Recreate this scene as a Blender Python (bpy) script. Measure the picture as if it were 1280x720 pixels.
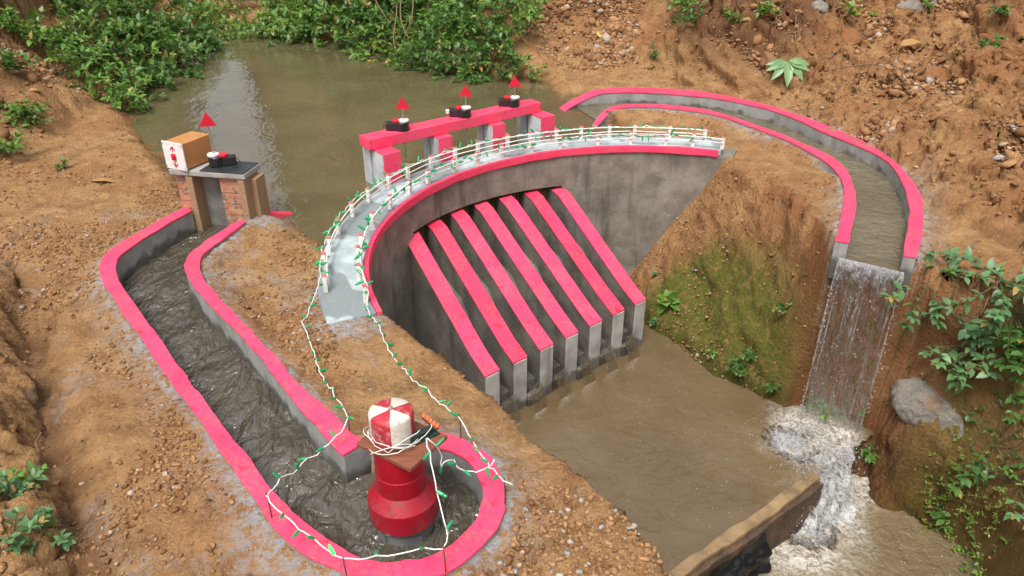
import bpy, bmesh, math, random
import numpy as np
from mathutils import Vector, Matrix, Euler
from mathutils.geometry import tessellate_polygon
R = math.radians
random.seed(7); rng = np.random.default_rng(11)
S = bpy.context.scene; COL = S.collection
for o in list(bpy.data.objects): bpy.data.objects.remove(o)

# ------------------------------------------------------------ camera, sky, sun
FPX, PITCH, CAMH = 950.0, R(29), 1.5
cam = bpy.data.cameras.new('camera'); camo = bpy.data.objects.new('camera', cam); COL.objects.link(camo)
camo.location = (0, 0, CAMH); camo.rotation_euler = (R(90)-PITCH, 0, 0)
cam.sensor_width = 36; cam.lens = FPX/1280*36; cam.clip_start = .02; cam.clip_end = 400
S.camera = camo
W = bpy.data.worlds.new('World'); S.world = W; W.use_nodes = True
wn = W.node_tree; wn.nodes.clear()
sky = wn.nodes.new('ShaderNodeTexSky'); sky.sky_type = 'NISHITA'; sky.sun_disc = False
SUN_EL, SUN_AZ = R(62), R(200)
sky.sun_elevation = SUN_EL; sky.sun_rotation = SUN_AZ; sky.dust_density = 6; sky.air_density = 1.2; sky.ozone_density = .6
hs = wn.nodes.new('ShaderNodeHueSaturation'); hs.inputs['Saturation'].default_value = .35
bg = wn.nodes.new('ShaderNodeBackground'); bg.inputs[1].default_value = .125
wo = wn.nodes.new('ShaderNodeOutputWorld')
wn.links.new(sky.outputs[0], hs.inputs['Color']); wn.links.new(hs.outputs[0], bg.inputs[0]); wn.links.new(bg.outputs[0], wo.inputs[0])
sl = bpy.data.lights.new('sun', 'SUN'); slo = bpy.data.objects.new('sun', sl); COL.objects.link(slo)
sl.energy = 1.5; sl.angle = R(20); sl.color = (1, .97, .92)
slo.rotation_euler = (R(90)-SUN_EL, 0, R(180)-SUN_AZ)
S.view_settings.view_transform = 'Standard'; S.view_settings.look = 'None'; S.view_settings.gamma = 1
S.view_settings.exposure = .68
S.cycles.max_bounces = 8; S.cycles.transparent_max_bounces = 16
try: S.cycles.use_denoising = True
except Exception: pass

# ------------------------------------------------------------ small helpers
def px(u, v, z=0.0):
    """point of the photo on the level z, in world metres"""
    a = (u-640)/FPX; b = (360-v)/FPX
    dy = math.cos(PITCH)+b*math.sin(PITCH); dz = -math.sin(PITCH)+b*math.cos(PITCH)
    t = (z-CAMH)/dz
    return np.array((a*t, dy*t))
def P2(pts, z=0.0): return np.array([px(u, v, z) for u, v in pts])
def resample(p, n):
    p = np.asarray(p, float); d = np.r_[0, np.cumsum(np.linalg.norm(np.diff(p, axis=0), axis=1))]
    t = np.linspace(0, d[-1], n); return np.stack([np.interp(t, d, p[:, i]) for i in range(p.shape[1])], 1)
def smooth_line(p, n, it=2):
    p = np.asarray(p, float)
    for _ in range(it):
        q = [p[0]]
        for a, b in zip(p[:-1], p[1:]): q += [a*.75+b*.25, a*.25+b*.75]
        q.append(p[-1]); p = np.array(q)
    return resample(p, n)
def sstep(x, a, b):
    t = np.clip((x-a)/(b-a), 0, 1); return t*t*(3-2*t)
def _h(ix, iy, s):
    n = (ix.astype(np.int64)*374761393 + iy.astype(np.int64)*668265263 + s*974634721) & 0x7fffffff
    n = ((n ^ (n >> 13))*1274126177) & 0x7fffffff
    n = (n ^ (n >> 16)) & 0xffff
    return n/65535.0
def vnoise(x, y, s=0):
    ix = np.floor(x); iy = np.floor(y); fx = x-ix; fy = y-iy
    fx = fx*fx*(3-2*fx); fy = fy*fy*(3-2*fy)
    a = _h(ix, iy, s); b = _h(ix+1, iy, s); c = _h(ix, iy+1, s); d = _h(ix+1, iy+1, s)
    return (a*(1-fx)+b*fx)*(1-fy)+(c*(1-fx)+d*fx)*fy-.5
def fbm(x, y, sc, oc=4, s=0, gain=.5):
    r = 0; a = 1
    for k in range(oc):
        r = r + a*vnoise(x*sc+17.3*k, y*sc-9.1*k, s+k); sc *= 2.03; a *= gain
    return r
def dline(X, Y, p, closed=False):
    p = np.asarray(p); d = np.full(X.shape, 1e9)
    q = np.vstack([p, p[:1]]) if closed else p
    for a, b in zip(q[:-1], q[1:]):
        ab = b-a; L = max(ab@ab, 1e-12)
        t = np.clip(((X-a[0])*ab[0]+(Y-a[1])*ab[1])/L, 0, 1)
        d = np.minimum(d, np.hypot(X-a[0]-t*ab[0], Y-a[1]-t*ab[1]))
    return d
def inside(X, Y, p):
    p = np.asarray(p); r = np.zeros(X.shape, bool); n = len(p)
    for i in range(n):
        a = p[i]; b = p[(i+1) % n]
        if a[1] == b[1]: continue
        c = ((a[1] > Y) != (b[1] > Y)) & (X < (b[0]-a[0])*(Y-a[1])/(b[1]-a[1])+a[0]); r ^= c
    return r
def sdist(X, Y, p):
    d = dline(X, Y, p, True); return np.where(inside(X, Y, p), d, -d)

def tag(o, label=None, cat=None, group=None, kind=None):
    if label: o['label'] = label
    if cat: o['category'] = cat
    if group: o['group'] = group
    if kind: o['kind'] = kind
    return o
def thing(name, loc, label, cat, group=None, rz=0):
    o = bpy.data.objects.new(name, None); o.empty_display_size = .05; COL.objects.link(o)
    o.location = loc; o.rotation_euler = (0, 0, rz); return tag(o, label, cat, group)
def mesh_np(name, V, F, mats, parent=None, off=(0, 0, 0), smooth=False, mi=None, attrs=None, loc=None):
    """V (n,3); F = list of tuples or (n,3|4) array"""
    me = bpy.data.meshes.new(name)
    V = np.asarray(V, float)-np.asarray(off, float)
    if isinstance(F, np.ndarray):
        k = F.shape[1]
        me.vertices.add(len(V)); me.vertices.foreach_set('co', V.ravel())
        me.loops.add(F.size); me.loops.foreach_set('vertex_index', F.ravel().astype(np.int32))
        me.polygons.add(len(F)); me.polygons.foreach_set('loop_start', np.arange(0, F.size, k, dtype=np.int32))
        try: me.polygons.foreach_set('loop_total', np.full(len(F), k, dtype=np.int32))
        except Exception: pass
        me.update(calc_edges=True)
    else:
        me.from_pydata(V.tolist(), [], F)
    if not isinstance(mats, (list, tuple)): mats = [mats]
    for m in mats: me.materials.append(m)
    if mi is not None: me.polygons.foreach_set('material_index', np.asarray(mi, np.int32))
    if smooth: me.polygons.foreach_set('use_smooth', np.ones(len(me.polygons), bool))
    for k, a in (attrs or {}).items():
        at = me.attributes.new(k, 'FLOAT', 'POINT'); at.data.foreach_set('value', np.asarray(a, np.float32).ravel())
    me.validate(); me.update()
    o = bpy.data.objects.new(name, me); COL.objects.link(o)
    if parent: o.parent = parent
    if loc is not None: o.location = loc
    return o

class MB:
    """collects shapes that become ONE mesh"""
    def __init__(s): s.v = []; s.f = []; s.m = []; s.cur = 0
    def add(s, V, F):
        n = len(s.v); s.v += [tuple(map(float, p)) for p in V]
        for f in F: s.f.append(tuple(i+n for i in f)); s.m.append(s.cur)
        return s
    def box(s, c, size, rz=0, bev=0.0, rot=None):
        bm = bmesh.new(); bmesh.ops.create_cube(bm, size=1)
        for v in bm.verts: v.co = Vector((v.co.x*size[0], v.co.y*size[1], v.co.z*size[2]))
        if bev: bmesh.ops.bevel(bm, geom=bm.edges[:], offset=bev, segments=2, profile=.6, affect='EDGES')
        M = Matrix.Translation(c) @ ((rot.to_matrix().to_4x4()) if rot else Matrix.Rotation(rz, 4, 'Z'))
        bm.verts.index_update()
        s.add([M @ v.co for v in bm.verts], [[v.index for v in f.verts] for f in bm.faces]); bm.free(); return s
    def lathe(s, prof, n=32, c=(0, 0, 0), rot=None, cap=True):
        V = []; F = []
        for r, z in prof:
            for k in range(n):
                a = 2*math.pi*k/n; V.append(Vector((r*math.cos(a), r*math.sin(a), z)))
        for i in range(len(prof)-1):
            for k in range(n):
                F.append((i*n+k, i*n+(k+1) % n, (i+1)*n+(k+1) % n, (i+1)*n+k))
        if cap: F.append(tuple(range(n))[::-1]); F.append(tuple((len(prof)-1)*n+k for k in range(n)))
        M = Matrix.Translation(c) @ (rot.to_matrix().to_4x4() if rot else Matrix())
        return s.add([M @ v for v in V], F)
    def tube(s, path, r, n=6, rs=None):
        path = [Vector(p) for p in path]; V = []; F = []; up = None
        for i, p in enumerate(path):
            t = (path[min(i+1, len(path)-1)]-path[max(i-1, 0)]).normalized()
            if up is None: up = Vector((0, 0, 1)) if abs(t.z) < .9 else Vector((1, 0, 0))
            a = t.cross(up).normalized(); b = a.cross(t).normalized(); up = b
            rr = rs[i] if rs is not None else r
            for k in range(n):
                w = 2*math.pi*k/n; V.append(p+a*rr*math.cos(w)+b*rr*math.sin(w))
        for i in range(len(path)-1):
            for k in range(n): F.append((i*n+k, i*n+(k+1) % n, (i+1)*n+(k+1) % n, (i+1)*n+k))
        F.append(tuple(range(n))[::-1]); F.append(tuple((len(path)-1)*n+k for k in range(n)))
        return s.add(V, F)
    def prism(s, poly, z0, z1):
        """vertical prism over a 2-D outline"""
        n = len(poly); tri = tessellate_polygon([[Vector((x, y, 0)) for x, y in poly]])
        V = [(x, y, z0) for x, y in poly]+[(x, y, z1) for x, y in poly]
        F = [tuple(t)[::-1] for t in tri]+[tuple(i+n for i in t) for t in tri]
        F += [(i, (i+1) % n, (i+1) % n+n, i+n) for i in range(n)]
        return s.add(V, F)
    def strip(s, A, B, z0, z1, ends=True):
        """wall between two plan lines with equal counts; z0,z1 numbers or arrays"""
        n = len(A); z0 = np.broadcast_to(z0, n); z1 = np.broadcast_to(z1, n); V = []
        for i in range(n):
            V += [(A[i][0], A[i][1], z0[i]), (B[i][0], B[i][1], z0[i]), (B[i][0], B[i][1], z1[i]), (A[i][0], A[i][1], z1[i])]
        F = []
        for i in range(n-1):
            a = 4*i; b = a+4
            for k in range(4): F.append((a+k, a+(k+1) % 4, b+(k+1) % 4, b+k))
        if ends: F.append((3, 2, 1, 0)); e = 4*(n-1); F.append((e, e+1, e+2, e+3))
        return s.add(V, F)
    def build(s, name, mats, parent=None, off=(0, 0, 0), smooth=False, bevel=0, loc=None, sharp=None):
        o = mesh_np(name, s.v, s.f, mats, parent, off, smooth, s.m, loc=loc)
        bm = bmesh.new(); bm.from_mesh(o.data); bmesh.ops.recalc_face_normals(bm, faces=bm.faces)
        if bevel: bmesh.ops.bevel(bm, geom=[e for e in bm.edges if len(e.link_faces) == 2 and e.calc_face_angle(0) > .6], offset=bevel, segments=2, profile=.6, affect='EDGES')
        bm.to_mesh(o.data); bm.free()
        if smooth and sharp:
            try: o.data.set_sharp_from_angle(angle=R(sharp))
            except Exception: pass
        return o

# ------------------------------------------------------------ materials
class NT:
    def __init__(s, name):
        s.m = bpy.data.materials.new(name); s.m.use_nodes = True; s.t = s.m.node_tree; s.t.nodes.clear()
        s.out = s.t.nodes.new('ShaderNodeOutputMaterial'); s.geo = s.t.nodes.new('ShaderNodeNewGeometry')
        tc = s.t.nodes.new('ShaderNodeTexCoord'); s.obj = tc.outputs['Object']; s.pos = s.geo.outputs['Position']
    def n(s, t, **k):
        nd = s.t.nodes.new(t)
        for a, v in k.items(): setattr(nd, a, v)
        return nd
    def set(s, nd, **k):
        for a, v in k.items(): s.inp(nd.inputs[a.replace('_', ' ')], v)
        return nd
    def inp(s, sock, v):
        if isinstance(v, bpy.types.NodeSocket): s.t.links.new(v, sock)
        elif isinstance(v, (tuple, list)) and len(v) == 3 and sock.type == 'RGBA': sock.default_value = (*v, 1)
        else: sock.default_value = v
    def noise(s, sc, det=4, rough=.55, vec=None, dist=0):
        nd = s.n('ShaderNodeTexNoise'); s.inp(nd.inputs['Vector'], vec or s.pos)
        nd.inputs['Scale'].default_value = sc; nd.inputs['Detail'].default_value = det; nd.inputs['Roughness'].default_value = rough
        nd.inputs['Distortion'].default_value = dist; return nd.outputs[0]
    def vor(s, sc, vec=None, out='Distance', feat='F1'):
        nd = s.n('ShaderNodeTexVoronoi', feature=feat); s.inp(nd.inputs['Vector'], vec or s.pos); nd.inputs['Scale'].default_value = sc
        return nd.outputs[out]
    def mapping(s, scale, rot=(0, 0, 0), vec=None):
        nd = s.n('ShaderNodeMapping'); s.inp(nd.inputs['Vector'], vec or s.pos); nd.inputs['Scale'].default_value = scale; nd.inputs['Rotation'].default_value = rot
        return nd.outputs[0]
    def ramp(s, v, a, b, lo=0., hi=1.):
        nd = s.n('ShaderNodeMapRange', interpolation_type='SMOOTHSTEP'); s.inp(nd.inputs[0], v)
        for i, x in zip((1, 2, 3, 4), (a, b, lo, hi)): nd.inputs[i].default_value = x
        return nd.outputs[0]
    def mix(s, f, a, b):
        nd = s.n('ShaderNodeMix', data_type='RGBA'); s.inp(nd.inputs[0], f); s.inp(nd.inputs[6], a); s.inp(nd.inputs[7], b); return nd.outputs[2]
    def math(s, op, a, b=0.):
        nd = s.n('ShaderNodeMath', operation=op); s.inp(nd.inputs[0], a); s.inp(nd.inputs[1], b); return nd.outputs[0]
    def attr(s, name):
        return s.n('ShaderNodeAttribute', attribute_name=name).outputs['Fac']
    def bump(s, h, st=.5, d=.01, nrm=None):
        nd = s.n('ShaderNodeBump'); nd.inputs['Strength'].default_value = st; nd.inputs['Distance'].default_value = d
        s.inp(nd.inputs['Height'], h)
        if nrm: s.inp(nd.inputs['Normal'], nrm)
        return nd.outputs[0]
    def bsdf(s, col, rough=.7, nrm=None, **k):
        b = s.n('ShaderNodeBsdfPrincipled'); s.inp(b.inputs['Base Color'], col); s.inp(b.inputs['Roughness'], rough)
        if nrm: s.inp(b.inputs['Normal'], nrm)
        for a, v in k.items(): s.inp(b.inputs[a.replace('_', ' ')], v)
        s.t.links.new(b.outputs[0], s.out.inputs[0]); s.b = b; return s.m

def m_soil():
    t = NT('soil')
    big = t.noise(1.6, 5, .6); mid = t.noise(9, 6, .65); fine = t.noise(70, 5, .7); grit = t.noise(220, 3, .7)
    c = t.mix(t.ramp(mid, .32, .68), (.24, .125, .050), (.43, .25, .108))
    c = t.mix(t.ramp(big, .42, .66, 0, .6), c, (.30, .13, .05))
    c = t.mix(t.ramp(fine, .5, .75, 0, .75), c, (.49, .315, .15))
    c = t.mix(t.ramp(fine, .42, .28, 0, .7), c, (.12, .062, .032))
    c = t.mix(t.ramp(grit, .58, .74, 0, .65), c, (.5, .38, .26)); c = t.mix(t.ramp(grit, .40, .26, 0, .5), c, (.11, .06, .034))
    red = t.math('MULTIPLY', t.attr('red'), t.ramp(t.noise(6, 4), .3, .6))
    c = t.mix(red, c, (.27, .11, .045))
    deep = t.math('MULTIPLY', t.attr('deep'), t.ramp(t.noise(5, 4), .25, .6, .4, 1))
    c = t.mix(deep, c, (.135, .062, .03))
    cem = t.math('MULTIPLY', t.attr('cement'), t.ramp(t.noise(38, 5, .7), .40, .58))
    cc = t.mix(t.noise(120, 3), (.22, .22, .22), (.46, .47, .49))
    c = t.mix(cem, c, cc)
    mo = t.math('MULTIPLY', t.attr('moss'), t.ramp(t.noise(26, 6, .75), .28, .52))
    c = t.mix(mo, c, t.mix(t.noise(90, 4, .7), (.045, .052, .010), (.16, .165, .025)))
    gr = t.math('MULTIPLY', t.attr('green'), t.ramp(t.noise(3, 6, .7), .35, .55))
    c = t.mix(gr, c, t.mix(t.noise(12, 4, .7), (.012, .026, .006), (.06, .10, .022)))
    wet = t.attr('wet')
    dk = t.n('ShaderNodeHueSaturation'); dk.inputs['Value'].default_value = .5; dk.inputs['Saturation'].default_value = 1.1; t.inp(dk.inputs['Color'], c)
    c = t.mix(wet, c, dk.outputs[0])
    h = t.math('ADD', t.math('MULTIPLY', fine, .7), t.math('MULTIPLY', grit, .35))
    h = t.math('ADD', h, t.math('MULTIPLY', t.vor(55), -.35))
    gv = t.noise(34, 3, .6, t.mapping((1, 1, .06), (0, R(24), 0)))
    h = t.math('ADD', h, t.math('MULTIPLY', t.math('MULTIPLY', gv, t.attr('groove')), 1.3))
    return t.bsdf(c, t.math('SUBTRACT', .95, t.math('MULTIPLY', wet, .5)), t.bump(h, 1., .020), Specular_IOR_Level=.25)
def m_stone():
    t = NT('stone'); tn = t.attr('tint')
    c = t.mix(t.ramp(tn, .0, .9), (.20, .098, .042), (.42, .235, .11))
    c = t.mix(t.ramp(tn, .93, .95), c, (.46, .38, .30)); c = t.mix(t.ramp(tn, .975, .98), c, (.34, .35, .36))
    c = t.mix(t.ramp(t.noise(120, 3), .35, .65), c, t.mix(.45, c, (.12, .06, .03)))
    return t.bsdf(c, .92, t.bump(t.noise(160, 4), .6, .006), Specular_IOR_Level=.2)
def m_conc(name, a, b, stain=(.10, .09, .08), st=.6, wetz=None):
    t = NT(name)
    c = t.mix(t.ramp(t.noise(7, 5, .6), .3, .7), a, b)
    drip = t.noise(9, 4, .6, t.mapping((1, 1, .13)))
    c = t.mix(t.ramp(drip, .52, .75, 0, st), c, stain)
    c = t.mix(t.ramp(t.noise(90, 4, .7), .55, .8, 0, .35), c, (.62, .61, .58))
    c = t.mix(t.ramp(t.noise(150, 3, .7), .35, .2, 0, .4), c, stain)
    rough = .85
    if wetz:
        sep = t.n('ShaderNodeSeparateXYZ'); t.inp(sep.inputs[0], t.pos)
        zz = t.math('ADD', sep.outputs[2], t.math('MULTIPLY', t.noise(10, 4), .16))
        w = t.ramp(zz, wetz+.1, wetz+.06); c = t.mix(w, c, t.mix(.75, c, (.04, .036, .03)))
        rough = t.math('SUBTRACT', .85, t.math('MULTIPLY', w, .5))
    h = t.math('ADD', t.noise(25, 5, .6), t.math('MULTIPLY', t.noise(160, 3), .4))
    return t.bsdf(c, rough, t.bump(h, .35, .012), Specular_IOR_Level=.3)
def m_rock(name, a, b, stain, st):
    t = NT(name); c = t.mix(t.ramp(t.noise(12, 6, .7), .35, .65), a, b)
    c = t.mix(t.ramp(t.noise(6, 4, .6), .50, .62, 0, st), c, stain); c = t.mix(t.ramp(t.vor(26, out='Distance', feat='DISTANCE_TO_EDGE'), .03, .0, 0, .5), c, (.08, .07, .06))
    return t.bsdf(c, .9, t.bump(t.math('ADD', t.noise(22, 8, .75), t.math('MULTIPLY', t.vor(18), .5)), 1., .03))
def m_deck():
    t = NT('deck_concrete')
    c = t.mix(t.ramp(t.noise(9, 5, .65), .35, .65), (.30, .35, .36), (.45, .51, .53))
    c = t.mix(t.ramp(t.noise(2.4, 3, .5, dist=.6), .50, .545), c, (.20, .23, .235))
    c = t.mix(t.ramp(t.noise(60, 5, .75), .6, .72, 0, .7), c, (.70, .74, .76))
    c = t.mix(t.ramp(t.noise(45, 4, .7), .36, .28, 0, .6), c, (.26, .22, .17))
    return t.bsdf(c, .75, t.bump(t.noise(90, 5, .7), .4, .008))
def m_paint(name, col, spot, rough=.45, sc=30, chip=None, wear=.42):
    t = NT(name)
    c = t.mix(t.ramp(t.noise(5, 4, .6), .35, .7, 0, .35), col, spot)
    c = t.mix(t.ramp(t.noise(sc, 4, .6), .60, .66, 0, .85), c, spot)
    c = t.mix(t.ramp(t.noise(140, 3, .7), .70, .78, 0, .5), c, chip or (.35, .25, .2))
    dirt = t.math('MULTIPLY', t.ramp(t.noise(75, 4, .7), .47, .60), t.ramp(t.noise(9, 4), .42, .58))
    c = t.mix(t.math('MULTIPLY', dirt, wear), c, chip or (.30, .17, .10))
    br = t.noise(30, 3, .6, t.mapping((1, .12, 1), (0, 0, .6))); c = t.mix(t.ramp(br, .5, .8, 0, .3), c, spot)
    return t.bsdf(c, rough, t.bump(t.math('ADD', t.noise(40, 4), t.math('MULTIPLY', t.noise(200, 3), .5)), .25, .005))
def m_plain(name, col, rough=.5, var=.25, sc=40, metal=0., **k):
    t = NT(name); d = tuple(x*(1-var) for x in col)
    c = t.mix(t.ramp(t.noise(sc, 4, .65), .35, .65), d, col)
    return t.bsdf(c, rough, t.bump(t.noise(sc*3, 3), .15, .003), Metallic=metal, **k)
def m_brick():
    t = NT('brick')
    sep = t.n('ShaderNodeSeparateXYZ'); t.inp(sep.inputs[0], t.pos)
    row = t.math('FRACT', t.math('MULTIPLY', sep.outputs[2], 17.))
    j = t.math('MULTIPLY', t.ramp(row, .10, .04), 1.)
    c = t.mix(t.ramp(t.noise(22, 4), .35, .65), (.34, .12, .06), (.46, .24, .14))
    c = t.mix(t.ramp(t.noise(28, 3), .56, .62), c, (.17, .13, .12))
    c = t.mix(j, c, (.36, .27, .2))
    return t.bsdf(c, .88, t.bump(t.math('SUBTRACT', t.noise(90, 4), j), .6, .008))
def m_wood(name, a, b, rough=.5, sc=6, ax=(1, 9, 9)):
    t = NT(name)
    w = t.noise(sc*3, 5, .6, t.mapping(ax, vec=t.obj), 1.2)
    c = t.mix(t.ramp(w, .3, .7), a, b); c = t.mix(t.ramp(t.noise(200, 2, vec=t.mapping(ax, vec=t.obj)), .55, .7, 0, .4), c, tuple(x*.5 for x in a))
    return t.bsdf(c, rough, t.bump(w, .2, .003))
def m_water(name, col, col2, rough, b1, b2, foam=0, dist=.02, stretch=(1, 1, 1), rot=0, spec=.6, ior=1.36, w2=.35):
    t = NT(name)
    v = t.mapping(stretch, (0, 0, rot))
    h = t.math('ADD', t.math('MULTIPLY', t.noise(b1, 3, .5, v, .6), 1.), t.math('MULTIPLY', t.noise(b2, 3, .55, v, 1.), w2))
    c = t.mix(t.ramp(t.noise(2.2, 4, .6), .35, .65), col, col2)
    if foam:
        f = t.math('MULTIPLY', t.attr('foam'), t.ramp(t.noise(24, 6, .75, dist=1.5), .36, .62))
        c = t.mix(t.math('MULTIPLY', f, .75), c, (.66, .65, .6))
        sp = t.ramp(t.noise(110, 2, .5), .70, .72, 0, foam); c = t.mix(sp, c, (.6, .58, .5))
        rough = t.math('ADD', rough, t.math('MULTIPLY', f, .4))
    return t.bsdf(c, rough, t.bump(h, 1., dist), IOR=ior, Specular_IOR_Level=spec)
def m_fall(name, white, rot=0, sc=30, thr=(.45, .7)):
    """falling sheet: clear water with white streaks along the flow"""
    t = NT(name)
    v = t.n('ShaderNodeCombineXYZ'); t.inp(v.inputs[0], t.attr('su')); t.inp(v.inputs[1], t.math('MULTIPLY', t.attr('sv'), .34))
    st = t.noise(sc, 5, .7, v.outputs[0], 1.6); st2 = t.noise(sc*.3, 4, .6, v.outputs[0], 1.2)
    top = t.attr('white')
    f = t.math('ADD', st, t.math('MULTIPLY', st2, .5)); f = t.math('ADD', f, t.math('MULTIPLY', top, .42))
    f = t.math('MULTIPLY', t.ramp(f, thr[0]+.5, thr[1]+.62), white)
    nrm = t.bump(t.math('ADD', st, st2), .9, .02)
    tr = t.n('ShaderNodeBsdfTransparent'); tr.inputs[0].default_value = (.93, .91, .87, 1)
    gl = t.n('ShaderNodeBsdfGlossy'); gl.inputs['Roughness'].default_value = .12; t.inp(gl.inputs['Normal'], nrm)
    fr = t.n('ShaderNodeFresnel'); fr.inputs[0].default_value = 1.33; t.inp(fr.inputs['Normal'], nrm)
    m1 = t.n('ShaderNodeMixShader'); t.inp(m1.inputs[0], t.math('MULTIPLY', fr.outputs[0], 1.0)); t.inp(m1.inputs[1], tr.outputs[0]); t.inp(m1.inputs[2], gl.outputs[0])
    df = t.n('ShaderNodeBsdfPrincipled'); t.inp(df.inputs['Base Color'], (.70, .71, .71)); df.inputs['Roughness'].default_value = .3; t.inp(df.inputs['Normal'], nrm)
    m2 = t.n('ShaderNodeMixShader'); t.inp(m2.inputs[0], f); t.inp(m2.inputs[1], m1.outputs[0]); t.inp(m2.inputs[2], df.outputs[0])
    t.t.links.new(m2.outputs[0], t.out.inputs[0]); return t.m
def m_leaf(name, a, b, trans=.25, rough=.42):
    t = NT(name); tn = t.attr('tint')
    c = t.mix(tn, a, b); c = t.mix(t.ramp(t.noise(60, 3), .55, .75, 0, .35), c, tuple(x*1.5 for x in b))
    c = t.mix(t.ramp(tn, .97, .985), c, (.34, .25, .07))
    bs = t.n('ShaderNodeBsdfPrincipled'); t.inp(bs.inputs['Base Color'], c); bs.inputs['Roughness'].default_value = rough
    tl = t.n('ShaderNodeBsdfTranslucent'); t.inp(tl.inputs[0], t.mix(.5, c, (.25, .42, .05)))
    mx = t.n('ShaderNodeMixShader'); mx.inputs[0].default_value = trans
    t.t.links.new(bs.outputs[0], mx.inputs[1]); t.t.links.new(tl.outputs[0], mx.inputs[2]); t.t.links.new(mx.outputs[0], t.out.inputs[0]); return t.m
def m_emit(name, col, st):
    t = NT(name); e = t.n('ShaderNodeEmission'); t.inp(e.inputs[0], col); e.inputs[1].default_value = st
    t.t.links.new(e.outputs[0], t.out.inputs[0]); return t.m

M = dict(
 soil=m_soil(), stone=m_stone(),
 conc=m_conc('concrete', (.15, .13, .105), (.27, .24, .20), (.07, .06, .05), st=.8),
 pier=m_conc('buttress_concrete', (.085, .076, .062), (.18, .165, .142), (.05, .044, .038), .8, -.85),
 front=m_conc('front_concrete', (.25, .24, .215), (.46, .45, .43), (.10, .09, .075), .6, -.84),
 wetc=m_conc('wet_concrete', (.10, .095, .08), (.18, .17, .15), (.05, .045, .04), .6),
 chan=m_conc('channel_concrete', (.22, .215, .195), (.33, .325, .31), (.09, .085, .075), .55, -.05),
 gatec=m_conc('gate_concrete', (.38, .40, .41), (.55, .57, .58), (.2, .2, .2), .4),
 deck=m_deck(),
 pink=m_paint('pink_paint', (.86, .062, .155), (.72, .02, .06)),
 pinkb=m_paint('pink_paint_smeared', (.82, .045, .12), (.66, .012, .035), sc=14),
 white=m_paint('white_paint', (.80, .78, .74), (.62, .58, .5), .55, 60, (.4, .36, .3)),
 cap=m_plain('red_paint', (.66, .16, .15), .5, .3),
 brick=m_brick(), gateboard=m_conc('gate_board', (.14, .135, .125), (.27, .26, .24), (.05, .045, .04), .7),
 slab=m_conc('slab_concrete', (.24, .235, .22), (.38, .37, .34), (.06, .06, .06), .6),
 blackpaint=m_plain('black_coat', (.035, .04, .045), .4, .4, 20),
 black=m_plain('black_plastic', (.02, .02, .022), .35, .3),
 redpl=m_plain('red_plastic', (.62, .015, .035), .35, .15),
 whitepl=m_plain('white_plastic', (.75, .74, .72), .4, .1),
 steel=m_plain('steel_rod', (.42, .41, .39), .45, .3, 60, .6),
 wood=m_wood('orange_veneer', (.40, .16, .045), (.52, .25, .085), .4),
 board=m_wood('red_brown_board', (.16, .055, .03), (.24, .09, .05), .4, 5),
 batten=m_wood('weathered_batten', (.25, .15, .08), (.36, .23, .13), .8),
 casing=m_paint('dark_red_enamel', (.33, .006, .018), (.20, .004, .012), .3, 20, (.16, .05, .045), .5),
 grey=m_plain('grey_pipe', (.17, .18, .185), .5, .3, 20),
 wire=m_plain('white_cable', (.78, .77, .74), .5, .12),
 bulb=m_plain('green_bulb', (.01, .42, .14), .3, .15, 20, Transmission_Weight=.25),
 rust=m_plain('rusty_wire', (.12, .07, .045), .7, .4, 60),
 pond=m_water('pond_water', (.094, .073, .039), (.118, .094, .051), .015, 5, 18, dist=.0058, stretch=(1, .55, 1), spec=1., ior=1.5),
 pool=m_water('pool_water', (.112, .077, .038), (.140, .099, .052), .025, 6, 22, foam=.45, dist=.009, spec=1., ior=1.45),
 stream=m_water('stream_water', (.15, .11, .06), (.20, .15, .085), .10, 16, 50, foam=.9, dist=.02),
 race=m_water('channel_water', (.064, .055, .038), (.092, .080, .058), .012, 8, 24, dist=.085, stretch=(1, .5, 1), rot=R(-24), spec=1., ior=1.65, w2=.28),
 spill=m_water('spillway_water', (.13, .11, .068), (.165, .14, .09), .03, 14, 44, dist=.03, spec=.8),
 fall=m_fall('falling_water', .55, sc=24), fall2=m_fall('white_water', .85, sc=30, thr=(.42, .75)),
 foam=m_plain('foam', (.62, .61, .58), .25, .12, 30, Transmission_Weight=.45, IOR=1.33),
 drop=m_plain('water_drop', (.72, .74, .74), .08, .1, 30, Transmission_Weight=.75, IOR=1.33),
 leafA=m_leaf('leaf_bright', (.05, .13, .018), (.16, .30, .05)),
 leafB=m_leaf('leaf_dark', (.032, .09, .018), (.10, .21, .045)),
 leafC=m_leaf('leaf_grey_green', (.06, .14, .055), (.15, .28, .11)),
 leafY=m_leaf('leaf_yellow_green', (.09, .15, .02), (.22, .30, .05)),
 dry=m_leaf('dry_leaf', (.34, .18, .06), (.5, .32, .12), .15, .7),
 yleaf=m_leaf('yellow_leaf', (.45, .34, .09), (.55, .45, .14), .15, .6),
 palm=m_leaf('pale_leaf', (.10, .21, .075), (.17, .30, .11), .1, .4),
 twig=m_plain('twig', (.24, .16, .095), .85, .45, 50),
 stem=m_plain('green_stem', (.09, .10, .035), .6, .4, 40),
 rock=m_rock('grey_rock', (.22, .20, .17), (.37, .34, .29), (.30, .18, .095), .8),
 sheet=m_plain('black_sheet', (.012, .013, .015), .22, .3, 20),
 pcb=m_plain('circuit_board', (.02, .05, .035), .4, .4, 80),
 led=m_emit('red_led', (1, .06, .02), 4), lit=m_emit('lit_green_bulb', (.12, 1, .25), 1.0),
)
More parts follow.
